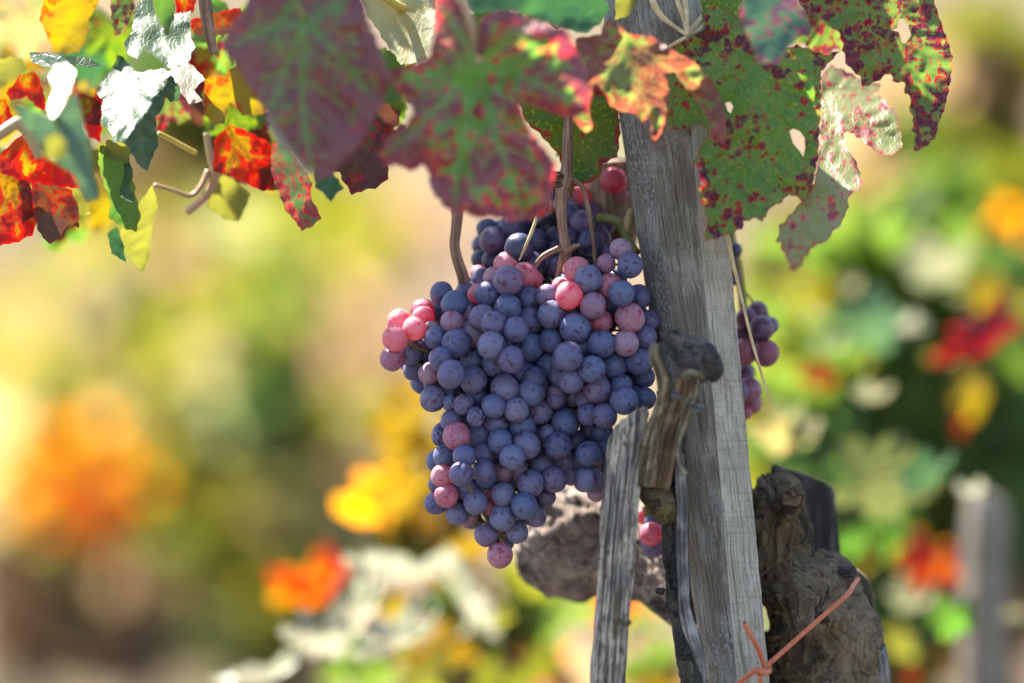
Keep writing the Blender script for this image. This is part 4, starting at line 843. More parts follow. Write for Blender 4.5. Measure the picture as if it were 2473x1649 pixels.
TL('vine_leaf', 'pale underside of a leaf with yellow veins at the top, between the two big leaves', 2, [(430,-60),(930,-60),(920,120),(890,280),(870,380),(780,400),(700,410),(650,330),(600,270),(550,180),(490,110)], .020, LM['white_under'], (722, 58), [(460, -20), (560, 190), (735, 400), (860, 370), (900, 60)], tilt=(.1, .9), seed=42, serr=5, petiole=[(660, 22, 16), (590, -20, 10), (520, -70, 4)], petmat=YS, petr=.0022)
K_pts = [(655,300),(700,330),(760,400),(860,390),(920,380),(980,450),(1010,510),(990,570),(960,570),(920,540),(910,600),(870,650),(870,720),(885,800),(850,880),(820,950),(790,940),(740,870),(700,800),(630,790),(610,720),(560,700),(570,560),(535,515),(570,440),(620,390)]
TL('vine_leaf', 'glossy leaf lit almost white, hanging on the left above a small yellow one', 1, K_pts, -.010, LM['glossy'], (690, 340), [(560, 510), (600, 700), (810, 930), (870, 640), (990, 530)], tilt=(-.1, 1.2), wave=.009, seed=43, bulge=.004, fold=[(640, 860, 900, 520, 1.7)])
TL('vine_leaf', 'smaller glossy white leaf at the top left, above the larger white one', 1, [(730,180),(750,60),(770,10),(850,-20),(870,80),(900,130),(960,80),(1060,60),(1060,200),(1085,260),(1050,340),(980,370),(930,385),(880,330),(850,310),(800,270),(760,330),(700,290),(690,230)], .004, LM['glossy'], (880, 60), [(720, 270), (800, 250), (930, 370), (1070, 260), (1050, 90)], tilt=(.1, 1.4), wave=.010, seed=44, bulge=.003)
TL('vine_leaf', 'small bright yellow leaf tip peeping out below the white glossy leaf', 1, [(525,820),(610,770),(640,780),(700,800),(735,850),(720,885),(660,900),(600,880)], .004, LM['lime'], (690, 800), tilt=(0, -.2), seed=45, serr=8)
TL('vine_leaf', 'yellow leaf turning orange at its tip, at the top left corner', 1, [(250,-50),(580,-50),(500,100),(480,220),(440,290),(370,300),(300,290),(270,220),(220,110)], .045, LM['yellow'], (480, -40), [(260, 60), (330, 280), (450, 250)], tilt=(0, -.2), seed=46)
TL('vine_leaf', 'round yellow green leaf at the left edge, near the top corner', 1, [(-40,340),(60,315),(130,330),(150,390),(80,440),(0,495),(-60,480)], .06, LM['lime'], (100, 330), tilt=(0, -.2), seed=47)
TL('vine_leaf', 'folded white leaf in soft focus near the left edge', 1, [(290,370),(360,340),(420,390),(400,480),(340,600),(290,660),(270,600),(300,500),(275,440)], -.10, LM['pale'], (370, 350), tilt=(.0, 1.4), seed=48, serr=3)
TL('vine_leaf', 'soft focus blue green leaf before the orange leaves on the left', 1, [(60,560),(250,640),(300,660),(370,560),(420,500),(460,650),(490,780),(520,960),(560,1100),(480,1120),(400,960),(300,900),(220,800),(120,680)], -.12, LM['bluegreen'], (280, 640), tilt=(.0, .1), seed=49, serr=4)
TL('vine_leaf', 'small lime green leaf out of focus before the blue green one', 1, [(250,770),(320,740),(370,790),(370,870),(310,900),(250,870)], -.16, LM['lime'], (310, 745), tilt=(0, -.3), seed=50, serr=3)
TL('vine_leaf', 'orange leaf with red blotches, lowest at the left edge', 1, [(-60,940),(60,900),(130,960),(180,1050),(220,1200),(180,1310),(90,1350),(0,1370),(-60,1340)], .010, LM['orange'], (60, 900), [(-40, 1000), (-20, 1330), (90, 1340), (190, 1250)], tilt=(.1, -.15), seed=51)
TL('vine_leaf', 'red orange leaf below the pink stalk at the left edge', 1, [(0,860),(60,800),(130,740),(200,830),(300,900),(400,960),(490,1010),(430,1050),(330,1040),(200,1020),(100,1000),(0,960)], -.006, LM['orange'], (110, 760), [(10, 900), (200, 1000), (460, 1010)], tilt=(0, -.2), seed=52)
TL('vine_leaf', 'red leaf with a crumpled dark tip, lower left', 1, [(170,1010),(300,1010),(400,1060),(440,1160),(440,1270),(380,1250),(330,1330),(270,1360),(215,1290),(185,1180)], .000, LM['redbrown'], (250, 1010), [(260, 1350), (420, 1260), (200, 1200)], tilt=(0, -.2), seed=53, wave=.007)
TL('vine_leaf', 'yellow green leaf beside the crumpled red tip, lower left', 1, [(370,1020),(440,1050),(480,1110),(510,1190),(440,1200),(400,1130),(370,1080)], .020, LM['lime'], (390, 1030), tilt=(0, -.2), seed=54)
TL('vine_leaf', 'orange spotted leaf behind the blue green one on the left', 1, [(400,560),(470,520),(560,560),(570,660),(560,790),(490,760),(460,690),(420,620)], .030, LM['orange'], (470, 530), tilt=(0, -.2), seed=55)
TL('vine_leaf', 'orange leaf in the upper left, below the yellow corner leaf', 1, [(30,520),(120,410),(200,400),(240,500),(260,590),(230,620),(150,540),(60,560)], .035, LM['orange'], (180, 400), tilt=(0, -.2), seed=56)
TL('vine_leaf', 'orange leaf at the left edge above the pink stalk', 1, [(-60,540),(30,550),(70,640),(90,700),(30,760),(-60,790)], .030, LM['orange'], (20, 550), tilt=(0, -.2), seed=57)
TL('vine_leaf', 'green hanging leaf below the white glossy leaf', 1, [(555,800),(640,840),(720,880),(740,980),(760,1100),(785,1200),(760,1290),(690,1275),(600,1210),(615,1130),(575,1020),(545,900)], .008, LM['green'], (650, 820), [(580, 980), (620, 1200), (750, 1280), (770, 1180)], tilt=(.2, -.1), seed=58)
TL('vine_leaf', 'pale rolled leaf edge beside the green hanging leaf on the left', 1, [(690,900),(720,880),(740,960),(720,1040),(750,1100),(740,1130),(670,1100),(665,1060),(690,980)], .000, LM['glossy'], (710, 890), tilt=(.5, 1.0), seed=59, serr=3)
TL('vine_leaf', 'long yellow leaf hanging lowest of the left-hand leaves', 1, [(670,1280),(780,1120),(850,1030),(880,1140),(845,1280),(835,1450),(790,1515),(720,1440),(680,1360)], .035, LM['lime'], (850, 1050), [(700, 1300), (790, 1490), (840, 1280)], tilt=(0, -.2), seed=60, serr=4)
TL('vine_leaf', 'narrow dark green leaf beside the long yellow leaf', 1, [(595,1300),(650,1260),(690,1370),(700,1460),(620,1410)], .030, LM['darkgreen'], (640, 1270), tilt=(.3, .3), seed=61, serr=4)
TL('vine_leaf', 'orange red leaf behind the narrow mottled one', 1, [(1195,770),(1280,690),(1400,740),(1500,790),(1530,900),(1560,1060),(1450,1065),(1330,1000),(1250,970),(1185,950)], .040, LM['orange'], (1270, 700), [(1200, 930), (1340, 1000), (1530, 1050)], tilt=(0, -.2), seed=62)
TL('vine_leaf', 'yellow orange leaf behind the big purple leaf', 1, [(1140,440),(1250,420),(1350,330),(1450,325),(1540,400),(1520,480),(1560,560),(1450,640),(1350,640),(1280,570),(1250,690),(1180,690),(1130,620)], -.02, LM['yellow'], (1500, 350), [(1160, 460), (1180, 670), (1400, 640)], tilt=(.0, -.2), seed=63)
TL('vine_leaf', 'round pale yellow leaf hanging alone below the tendril', 1, [(1170,1040),(1235,965),(1290,990),(1395,1085),(1370,1150),(1330,1235),(1250,1220),(1160,1160)], .075, LM['lime'], (1230, 970), tilt=(0, -.15), seed=64, serr=3)
TL('vine_leaf', 'orange leaf at the top edge, right of the small white leaf', 1, [(965,-40),(1095,-40),(1085,50),(1020,120),(985,90)], .030, LM['orange'], (1030, -30), tilt=(0, -.2), seed=65)
TL('vine_leaf', 'red and orange leaf behind the brown cane at the top left', 1, [(1055,110),(1200,70),(1340,40),(1380,120),(1340,180),(1200,200),(1080,195)], .035, LM['redbrown'], (1200, 70), tilt=(0, -.2), seed=66)
TL('vine_leaf', 'pink and white crinkled leaf between the white leaves and the yellow orange leaf', 1, [(930,400),(1040,340),(1110,400),(1140,440),(1080,500),(1130,560),(1060,585),(1010,520)], .018, LM['pale'], (940, 400), tilt=(0, 1.4), seed=67)
TL('vine_leaf', 'white folded leaf edge in front of the narrow mottled leaf', 1, [(1480,640),(1540,640),(1600,700),(1640,800),(1740,960),(1700,970),(1620,860),(1550,800),(1500,720)], -.115, LM['pale'], (1500, 650), tilt=(.2, 1.1), seed=68, serr=2)
TL('vine_leaf', 'dark green leaf at the top edge, left of the stake', 2, [(1080,-60),(1960,-60),(2020,60),(1960,150),(1860,215),(1700,170),(1560,110),(1400,60),(1250,75),(1150,80)], -.050, LM['darkgreen'], (1700, -50), tilt=(0, .05), seed=69)
TL('vine_leaf', 'bright lime leaf edge at the top against the stake', 3, [(185,-40),(300,-40),(298,30),(250,90),(190,105)], -.030, LM['lime'], (240, -30), tilt=(0, -.2), seed=70)
TL('vine_leaf', 'green leaf in shade behind the big red one', 2, [(480,320),(600,300),(700,360),(760,480),(700,640),(580,660),(440,640),(460,450)], .030, LM['green'], (600, 310), tilt=(0, .1), seed=71)
TL('vine_leaf', 'green speckled leaf at the top right of the stake', 3, [(640,-40),(860,-40),(880,120),(800,220),(700,240),(650,120)], -.010, LM['speckled'], (760, -30), tilt=(0, .1), seed=72)
TL('vine_leaf', 'glossy leaf with white lit face at the top, above the big purple leaf', 1, [(1550,-40),(1750,-40),(1750,40),(1690,100),(1620,60)], -.02, LM['glossy'], (1650, -30), tilt=(0, .9), seed=73)
TL('vine_leaf', 'green leaf at the top left, in front of the white leaves', 1, [(610,-40),(760,-40),(740,60),(700,180),(640,200),(620,100)], -.03, LM['spotted'], (680, -30), tilt=(0, .1), seed=74)
TL('vine_leaf', 'green leaf at the top edge between the two white leaves', 1, [(850,-40),(980,-40),(975,90),(930,210),(890,120),(860,60)], -.03, LM['green'], (910, -30), tilt=(0, .1), seed=75)
TL('vine_leaf', 'grey green leaf near the top left, above the folded white leaf', 1, [(160,290),(260,290),(360,310),(500,320),(570,370),(500,375),(380,360),(280,380),(180,350)], .01, LM['bluegreen'], (180, 300), tilt=(0, .7), seed=76, serr=3)

# ------------------------------------------------------------------ unseen leaves added above the frame, placed along sun rays to shade the bunch
CM = [simple_leaf('shade_leaf_green', (.04, .10, .02), (.08, .12, .02), trans=.22), simple_leaf('shade_leaf_red', (.20, .03, .02), (.10, .09, .02), trans=.22)]
for q in ((1, 700, 560), (1, 900, 470), (1, 760, 640), (1, 930, 250), (1, 1000, 180), (1, 800, 180), (1, 350, 420), (1, 1350, 900), (1, 1260, 760), (1, 1480, 960), (1, 1430, 420), (1, 1230, 520), (1, 100, 950), (1, 60, 1250), (1, 250, 1000), (1, 300, 1200), (1, 830, 1300), (1, 760, 1400), (1, 1280, 1100),
          (1, 380, 150), (1, 60, 400), (1, 500, 650), (1, 150, 480), (1, 310, 830), (1, 1040, 430), (1, 700, 1050), (1, 1560, 700), (1, 1640, 860), (2, 720, 330), (2, 650, 200), (2, 800, 360), (2, 700, 920), (2, 1050, 720), (2, 640, 950), (3, 1230, 520), (3, 1230, 430), (3, 1250, 620), (3, 1330, 800), (3, 1400, 900), (3, 1130, 1150), (3, 1250, 1050), (3, 1940, 250), (3, 1820, 440), (3, 1850, 620), (3, 1580, 370),
          (5, 1180, 1150), (5, 1300, 900), (5, 1500, 900), (5, 1200, 1300), (7, 350, 680), (7, 260, 1200), (7, 240, 1400)):
    LIT.append((P(*rp(q[0], q[1:]), 0.0 if q[0] != 5 else .06), .009))
for q in ((1700, 400), (1800, 300), (1900, 500), (1750, 500), (1850, 200), (2050, 350), (2000, 250), (2100, 100), (2150, 200), (700, 100), (800, 200), (650, 150), (850, 60), (1100, 100), (1200, 200), (1300, 120), (1100, 400), (1250, 450), (1350, 250), (1600, 150), (1650, 250), (1650, 600), (1700, 800), (1720, 1000), (1760, 1200), (1800, 1450), (1500, 1150), (1490, 1250), (1480, 1600), (1700, 880), (1650, 1000), (1950, 1300), (2050, 1450), (2000, 1550), (1900, 1200), (2000, 1200), (1450, 50), (1330, 500), (1340, 600), (1400, 560), (1500, 50)):
    SHADE.append((P(*q, -.01), .008))
for reg_, pts_, st_ in ((0, A_pts, 105), (2, B_pts, 260), (3, C_pts, 260), (3, D_pts, 200), (3, G_pts, 260)):
    pl_ = [rp(reg_, p_) for p_ in pts_]; ar_ = np.array(pl_)
    gg = np.array([(x, y) for x in np.arange(ar_[:, 0].min(), ar_[:, 0].max(), st_) for y in np.arange(ar_[:, 1].min(), ar_[:, 1].max(), st_)])
    dz_ = {id(A_pts): -.125, id(B_pts): -.115, id(C_pts): -.062, id(D_pts): -.03, id(G_pts): -.015}[id(pts_)]
    for x, y in gg[inside(pl_, gg)]: SHADE.append((P(x, y, dz_), .006))
def shade_canopy():
    lm = LeafMass(); rnd = random.Random(11); u = SUN.cross(Vector((0, 1, 0))).normalized(); v = u.cross(SUN)
    proj = lambda p: np.array((p.dot(u), p.dot(v)))
    L2 = np.array([proj(p) for p, r in LIT]); Lr = np.array([r for p, r in LIT]); todo = [(p, r) for p, r in SHADE]
    done = []; rnd.shuffle(todo)
    for p, r in todo:
        q2 = proj(p)
        if any(np.hypot(*(q2 - c)) < s * .40 - r * .3 for c, s in done): continue
        for att in range(70):
            s = (.085, .07, .055, .04, .03, .022)[min(5, att // 11)] * rnd.uniform(.85, 1.15)
            z = rnd.uniform(.995, 1.16) if att < 55 else rnd.uniform(1.0, 1.4); t = (z - p.z) / SUN.z; c = p + SUN * t
            c += u * rnd.uniform(-1, 1) * s * .35 + v * rnd.uniform(-1, 1) * s * .35
            zt = CAMZ + (c.y + F0) * .0905 + s * .55
            if c.z < zt: continue
            c2 = proj(c)
            if (np.hypot(*(L2 - c2).T) < s * .48 + Lr * .35).any(): continue
            n = (SUN + Vector((rnd.uniform(-.5, .5), rnd.uniform(-.5, .5), rnd.uniform(-.5, .5)))).normalized()
            rot = np.array((n.to_track_quat('Y', 'Z').to_matrix() @ Matrix.Rotation(rnd.uniform(0, 6.28), 3, 'Y')))
            lm.add(c, s, rot, 0 if rnd.random() < .75 else 1); done.append((c2, s)); break
    print('canopy leaves', len(done), 'shade points', len(todo))
    o = lm.build('foliage', vine, CM); o['kind'] = 'stuff'  # added unseen leaves, arranged for the shade and sun gaps they give
shade_canopy()

# ------------------------------------------------------------------ vines further back
BM = [simple_leaf('far_yellow_green', (0.0833, 0.09163, 0.01457), (0.1125, 0.1041, 0.01666), trans=0.62, tboost=1.9), simple_leaf('far_dark_green', (0.0428, 0.09173, 0.02446), (0.06115, 0.1101, 0.03058), trans=0.4, tboost=1.6), simple_leaf('far_orange', (0.417, 0.1477, 0.02605), (0.4519, 0.2084, 0.03475), trans=0.62, tboost=1.9),
      simple_leaf('far_red', (0.3909, 0.0575, 0.03449), (0.4599, 0.1035, 0.04599), trans=0.6, tboost=1.8), simple_leaf('far_tan', (0.2372, 0.16, 0.08897), (0.2727, 0.1956, 0.1126), trans=0.55, tboost=1.6), simple_leaf('far_pale_green', (0.185, 0.2034, 0.0925), (0.2219, 0.2219, 0.1171), trans=0.6, tboost=1.7),
      simple_leaf('far_brown', (0.05096, 0.02912, 0.01602), (0.08736, 0.04732, 0.02548), trans=.25, tboost=1.2), simple_leaf('far_yellow', (0.1352, 0.08453, 0.01408), (0.1465, 0.0986, 0.01691), trans=0.55, tboost=1.5), simple_leaf('far_green', (0.05504, 0.09432, 0.01966), (0.08648, 0.1258, 0.02358), trans=0.55, tboost=1.8),
      simple_leaf('far_lime', (0.05092, 0.05727, 0.00848), (0.06358, 0.06571, 0.01059), trans=0.6, tboost=1.6)]
YG, DG, OR, RD, TN, PG, BR, YE, GR, LI = range(10)
M_far_trunk = bark_mat('far_trunk_bark', (.03, .022, .018), (.09, .07, .055), (.14, .11, .08), .5, .006)
M_far_stake = wood_mat('far_stake_wood', (.12, .10, .078), (.23, .195, .15), (.30, .265, .21), blotch=20)
def far_vine(label, px, d, clumps, size=.10, top=None, group='vines further back in the vineyard', stake=None, seed=0, trunkr=.030):
    base = P(px, 900, d); base.z = hill(base.x, base.y)
    e = tag(empty('grapevine', base), label, 'grapevine', group); lm = LeafMass(); rnd = random.Random(seed + 50)
    for (x, y, rx, ry, mi, n, *o) in clumps:
        dd = o[0] if o else d; sz = o[1] if len(o) > 1 else size
        for i in range(n):
            a = rnd.uniform(0, 6.28); r = math.sqrt(rnd.random())
            p = P(x + math.cos(a) * r * rx, y + math.sin(a) * r * ry, dd + rnd.uniform(-1, 1) * (.35 if d > 2 else .14))
            lm.add(p, sz * rnd.uniform(.7, 1.2), rotm(rnd.uniform(12, 68), rnd.uniform(-60, 60), 180 + rnd.uniform(-60, 60)), mi)
    lm.build('foliage', e, BM)
    tz = top if top else CAMZ + .1
    pts = [base + Vector((0, 0, -.05)), base + Vector((.02, .01, (tz - base.z) * .35)), base + Vector((-.02, 0, (tz - base.z) * .7)), base + Vector((.03, 0, tz - base.z))]
    tube_obj('trunk', pts, [trunkr * 1.3, trunkr, trunkr * .9, trunkr * .4], M_far_trunk, e, seg=18, rough=.25, nscale=20)
    if stake is not None:
        b = base + Vector((stake, .05, -.05)); V, F, UV = tube([b, b + Vector((.02, 0, .7)), b + Vector((.03, 0, 1.45))], [.02, .02, .018], seg=6)
        me = mesh('far_stake', V, F, False); setuv(me, UV); s = link('wooden_stake', me, None, (M_far_stake,))
        tag(s, 'far blurred stake ' + label.split('grapevine')[-1].strip(' ,'), 'stake', 'stakes of the vines further back')
    return e
far_vine('blurred grapevine with orange and red leaves at the lower left', 30, 4.0, [(114, 1150, 80, 110, OR, 14), (130, 1100, 90, 60, OR, 17), (205, 1195, 40, 70, RD, 9), (182, 1325, 55, 80, YE, 15), (60, 880, 60, 60, OR, 7), (248, 1065, 75, 90, TN, 19), (20, 1430, 70, 130, BR, 15), (220, 1600, 110, 45, BR, 15), (150, 1400, 60, 70, PG, 13), (30, 1150, 40, 80, PG, 11), (0, 800, 40, 150, YG, 15), (300, 1440, 70, 90, TN, 17)], size=.13, seed=1, trunkr=.03)  # low brown clumps stand for soil and trunk in shade
far_vine('blurred grapevine with yellow green leaves at the lower left, behind the orange one', 560, 4.8, [(428, 780, 130, 140, YG, 29), (420, 610, 130, 110, YG, 21), (480, 1040, 100, 120, LI, 25), (495, 1285, 130, 120, PG, 33), (610, 1290, 60, 120, YG, 17), (345, 880, 60, 80, TN, 11), (540, 1480, 130, 70, TN, 19), (280, 1250, 60, 60, YG, 11), (360, 1180, 50, 90, OR, 7), (480, 1600, 170, 50, GR, 17), (560, 1100, 60, 200, YG, 17)], size=.13, seed=2, trunkr=.025)
far_vine('blurred green grapevine left of the grape bunches', 650, 5.2, [(710, 640, 110, 130, GR, 43), (690, 780, 110, 160, GR, 31), (690, 960, 80, 150, GR, 24), (740, 860, 60, 160, GR, 18), (710, 1130, 50, 110, GR, 25), (610, 560, 80, 60, GR, 19)], size=.15, seed=3)
far_vine('blurred sage green grapevine just left of the bunch tip', 760, 4.5, [(750, 1220, 70, 120, PG, 37), (830, 1060, 60, 140, TN, 23), (820, 1280, 60, 90, YG, 23), (905, 1050, 50, 160, TN, 23), (870, 800, 70, 200, TN, 19), (720, 1480, 90, 90, YG, 29)], size=.15, seed=4)
far_vine('blurred yellow grapevine behind the bunch and the dead branch', 1150, .85, [(1000, 1010, 60, 90, YE, 7, .7), (960, 1150, 60, 60, YE, 5, .7), (1020, 1180, 70, 60, YE, 6, .7), (950, 1250, 60, 60, OR, 3, .7), (1060, 1300, 90, 70, YE, 6, .75), (1140, 1400, 70, 70, YE, 4, .6), (1000, 1300, 60, 50, LI, 4, .75), (1200, 1480, 80, 60, LI, 5, .6), (1240, 1420, 60, 60, YG, 4, .6), (1320, 1500, 80, 60, GR, 6, .65), (1250, 1560, 80, 60, GR, 6, .65), (1180, 1620, 120, 40, LI, 6, .55), (1060, 1600, 80, 50, YE, 4, .55), (1330, 1600, 60, 60, OR, 4, .75), (1530, 1450, 60, 60, RD, 5, .9), (1550, 1560, 60, 70, GR, 6, .8), (1540, 1350, 60, 60, OR, 4, .9), (1380, 1450, 60, 60, BR, 2, .85), (1580, 1620, 50, 40, YE, 2, .8), (1400, 1620, 60, 40, TN, 3, .75), (1100, 1500, 90, 60, GR, 6, .7), (930, 1620, 80, 60, GR, 5, .6)], size=.042, seed=5, trunkr=.018)
far_vine('blurred dark leafy grapevine right of the stake with red and yellow leaves', 2150, 1.15, [(2100, 700, 170, 130, GR, 34), (2250, 640, 180, 120, BR, 9), (2150, 950, 200, 150, YG, 50), (2350, 1000, 170, 200, GR, 50), (2080, 1100, 160, 130, GR, 22), (2080, 1100, 160, 130, DG, 22), (2250, 1250, 170, 160, GR, 26), (2250, 1250, 170, 160, DG, 26), (2430, 1300, 60, 150, BR, 7), (2130, 1400, 100, 130, GR, 16), (2130, 1400, 100, 130, GR, 12), (2150, 1580, 170, 90, YG, 22), (1950, 1000, 110, 130, GR, 20), (1980, 800, 100, 120, GR, 16), (2420, 750, 80, 140, DG, 18), (1900, 620, 80, 80, LI, 7), (2300, 500, 100, 70, GR, 8), (2440, 480, 60, 90, LI, 5), (2420, 1500, 70, 120, TN, 8), (2200, 560, 130, 60, BR, 6), (1860, 800, 50, 110, YG, 7), (1880, 1050, 60, 80, GR, 10), (1920, 1130, 90, 60, YG, 8), (2150, 700, 330, 200, YG, 30, 1.6, .11), (2200, 950, 300, 300, GR, 40, 1.6, .11), (2000, 620, 120, 90, LI, 12, 1.4, .09), (2150, 540, 200, 60, TN, 12, 1.6, .10), (2250, 1450, 150, 120, OR, 6, 1.3, .08), (2420, 620, 60, 100, OR, 6, 1.3, .08), (1980, 880, 80, 60, OR, 5, 1.2, .07), (2150, 800, 320, 250, GR, 34, .95, .10), (2200, 1200, 300, 300, DG, 30, .95, .10), (2150, 1000, 330, 500, YG, 20, 1.0, .09), (2300, 800, 120, 120, RD, 10, 1.4, .08), (2150, 1300, 340, 330, DG, 70, 1.7, .12)], size=.065, seed=6, stake=.33, trunkr=.02)  # dark green and brown clumps put shade into the foliage colour
far_vine('blurred yellow green grapevine at the top right corner', 2400, 2.0, [(2400, 100, 90, 80, LI, 10), (2420, 180, 70, 50, YE, 5), (2280, 330, 200, 150, YG, 26), (2300, 420, 220, 160, GR, 22), (2250, 250, 200, 120, TN, 14), (2380, 400, 120, 140, OR, 9), (2150, 500, 150, 70, BR, 8), (2330, 240, 140, 60, PG, 9), (2430, 560, 60, 70, LI, 7), (1990, 560, 90, 70, LI, 8), (2100, 560, 120, 60, GR, 10)], size=.085, seed=7)  # pale green clump stands for white highlights
far_vine('blurred tan grapevine behind the left-hand leaves at the top', 600, 5.0, [(520, 300, 160, 120, YG, 29), (800, 520, 160, 80, YG, 37), (620, 480, 100, 80, YG, 25), (930, 560, 80, 70, TN, 19), (60, 60, 120, 80, TN, 23), (250, 500, 120, 80, TN, 15), (420, 180, 120, 100, DG, 29)], size=.15, seed=8)

far_vine('blurred golden green grapevine spreading wide across the left, nearer than the others', 330, 3.3, [(450, 1050, 480, 560, YG, 60), (450, 1050, 480, 560, PG, 34), (450, 950, 480, 480, TN, 26), (450, 1000, 480, 560, LI, 22), (450, 1100, 460, 500, GR, 14), (180, 1150, 150, 160, OR, 12), (700, 700, 240, 240, YG, 16), (850, 1000, 90, 260, TN, 10), (650, 820, 90, 330, GR, 36), (640, 950, 60, 200, DG, 10), (205, 1190, 60, 80, RD, 12), (120, 1140, 60, 90, OR, 8), (60, 1420, 110, 160, BR, 10), (260, 1590, 160, 50, BR, 8)], size=.085, seed=19, trunkr=.018)  # brown clumps low on the left stand for shaded ground
# separate leaves in soft focus behind
FL = single_leaf
G4 = 'leaves filling the band behind the big front leaves'
for lab_, x_, y_, d_, w_, m_, ti_, ya_, ro_, as_, k_ in (
    ('green leaf with yellow flecks in the gap between the purple and the red leaf', 930, 190, .055, 190, 'greenred', 0, 0, 170, 1., 0), ('spotted green leaf behind the upper lobe of the red leaf', 1230, 60, .05, 230, 'spotted', 0, 15, 200, 1., 1),
    ('red brown leaf just left of the stake top, behind the red leaf', 1440, 150, .06, 170, 'redbrown', 0, 0, 160, 1., 2), ('green leaf behind the yellow leaf edge left of the purple leaf', 560, 60, .07, 190, 'spotted', 0, -10, 190, 1., 0),
    ('speckled green leaf below the dark green leaf, left of the stake', 1400, 290, .05, 170, 'speckled', 5, 0, 200, 1., 1), ('dull green leaf behind the teal leaf at the top', 1760, 60, .06, 220, 'speckled', 0, 0, 170, 1., 2),
    ('lime leaf behind the withered leaf, right of the narrow mottled one', 830, 180, .09, 200, 'green', 0, 0, 210, 1., 0), ('small orange lit leaf under the left lobe of the red leaf', 955, 320, -.06, 75, 'orange', -10, 10, 180, .9, 1),
    ('red spotted leaf behind the gap beside the corner leaf', 1990, 60, .07, 150, 'heavy', 0, 0, 190, 1., 2), ('green leaf hanging behind the yellow orange leaf', 560, 260, .08, 170, 'greenred', 0, 0, 170, .9, 0)):
    FL(lab_, x_, y_, d_, w_, LM[m_], ti_, ya_, ro_, as_, group=G4, k=k_)
G3 = 'leaves behind the sharp ones at the left'
for lab_, x_, y_, d_, w_, m_, ti_, ya_, ro_, as_, k_ in (
    ('dull olive leaf blurred in the top left corner', 60, 40, .30, 200, 'olive', 10, 20, 160, .9, 0), ('green leaf blurred behind the orange leaf with red blotches', 150, 520, .22, 150, 'green', 5, 0, 200, .9, 1),
    ('orange leaf blurred behind the two white glossy leaves', 480, 160, .16, 150, 'orange', 0, 20, 190, .8, 2), ('green leaf blurred behind the larger white glossy leaf', 250, 240, .20, 190, 'greenred', 5, -20, 150, .9, 0),
    ('yellow leaf blurred at the left edge, below the round yellow green one', 20, 270, .18, 130, 'yellow', 0, 30, 180, .8, 1), ('lime leaf blurred left of the hanging green leaf', 215, 370, .15, 110, 'lime', 0, -10, 200, .8, 2),
    ('red leaf blurred between the white leaf and the tendril', 460, 240, .12, 110, 'redbrown', 0, 0, 150, .9, 0), ('green leaf blurred under the orange one at the left edge', 110, 400, .16, 150, 'green', 10, 0, 220, .8, 1),
    ('yellow orange leaf blurred at the top, left of the purple leaf', 520, 90, .14, 130, 'yellow', 0, 10, 170, .8, 2), ('dark leaf blurred behind the red brown and orange leaves at the top left', 200, 130, .45, 200, 'darkgreen', 10, 0, 190, .9, 0),
    ('red and green leaf blurred behind the narrow hanging leaf', 600, 300, .10, 150, 'redbrown', 0, 0, 200, .9, 1), ('green leaf in shade blurred behind the withered brown leaf', 850, 280, .14, 190, 'green', 8, 0, 180, 1., 2)):
    FL(lab_, x_, y_, d_, w_, LM[m_], ti_, ya_, ro_, as_, group=G3, k=k_)
for lab_, x_, y_, d_, w_, m_, ti_, ya_, ro_, as_, k_ in (
    ('yellow leaf blurred behind the long hanging yellow one', 250, 470, .20, 150, 'yellow', 0, 10, 190, .8, 1), ('orange leaf blurred between the blue green leaf and the hanging green one', 215, 250, .10, 120, 'orange', -5, 0, 170, .9, 0),
    ('green leaf blurred at the left edge behind the red orange leaf', 20, 420, .14, 170, 'green', 5, 0, 200, 1., 2), ('green leaf blurred at the top, left of the smaller white leaf', 270, 60, .16, 170, 'greenred', 0, 10, 170, .9, 1),
    ('red leaf blurred above the round pale yellow leaf', 560, 400, .12, 120, 'redbrown', 0, 0, 190, .9, 0), ('yellow leaf blurred below the purple leaf, left of the mottled one', 640, 380, .16, 130, 'yellow', 0, 0, 170, .9, 2),
    ('yellow leaf blurred at the top left, beside the corner leaf', 40, 170, .25, 160, 'yellow', 5, 0, 200, .9, 0), ('dull green leaf blurred behind the folded white leaf', 120, 210, .17, 170, 'spotted', 5, 0, 160, 1., 1),
    ('orange leaf blurred behind the crumpled red tip', 140, 520, .15, 110, 'orange', 0, 0, 180, .9, 2), ('red spotted leaf blurred between the two white glossy leaves', 400, 230, .09, 150, 'heavy', 0, 0, 200, .9, 0)):
    FL(lab_, x_, y_, d_, w_, LM[m_], ti_, ya_, ro_, as_, group=G3, k=k_)
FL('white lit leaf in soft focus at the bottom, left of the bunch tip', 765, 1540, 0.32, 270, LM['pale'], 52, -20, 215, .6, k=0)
FL('long pale sunlit leaf standing upright in soft focus below the bunch', 880, 1470, 0.34, 380, LM['pale'], 40, 20, 188, .26, k=1)
FL('white-lit slanting leaf in soft focus at the bottom, right of the upright pale one', 975, 1545, 0.30, 300, LM['pale'], 45, 10, 215, .38, k=2)
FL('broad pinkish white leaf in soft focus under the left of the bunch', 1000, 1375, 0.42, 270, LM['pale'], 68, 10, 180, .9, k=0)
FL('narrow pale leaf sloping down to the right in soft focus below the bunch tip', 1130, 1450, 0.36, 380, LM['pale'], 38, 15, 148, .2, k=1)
FL('white-lit leaf cut by the bottom edge, lowest on the left', 650, 1640, 0.32, 240, LM['pale'], 58, 25, 225, .28, k=2)
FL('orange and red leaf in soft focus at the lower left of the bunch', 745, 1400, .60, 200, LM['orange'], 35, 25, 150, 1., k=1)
FL('small white-lit curled leaf above the upright pale leaf', 870, 1355, 0.38, 110, LM['pale'], 66, 0, 170, .8, k=0)
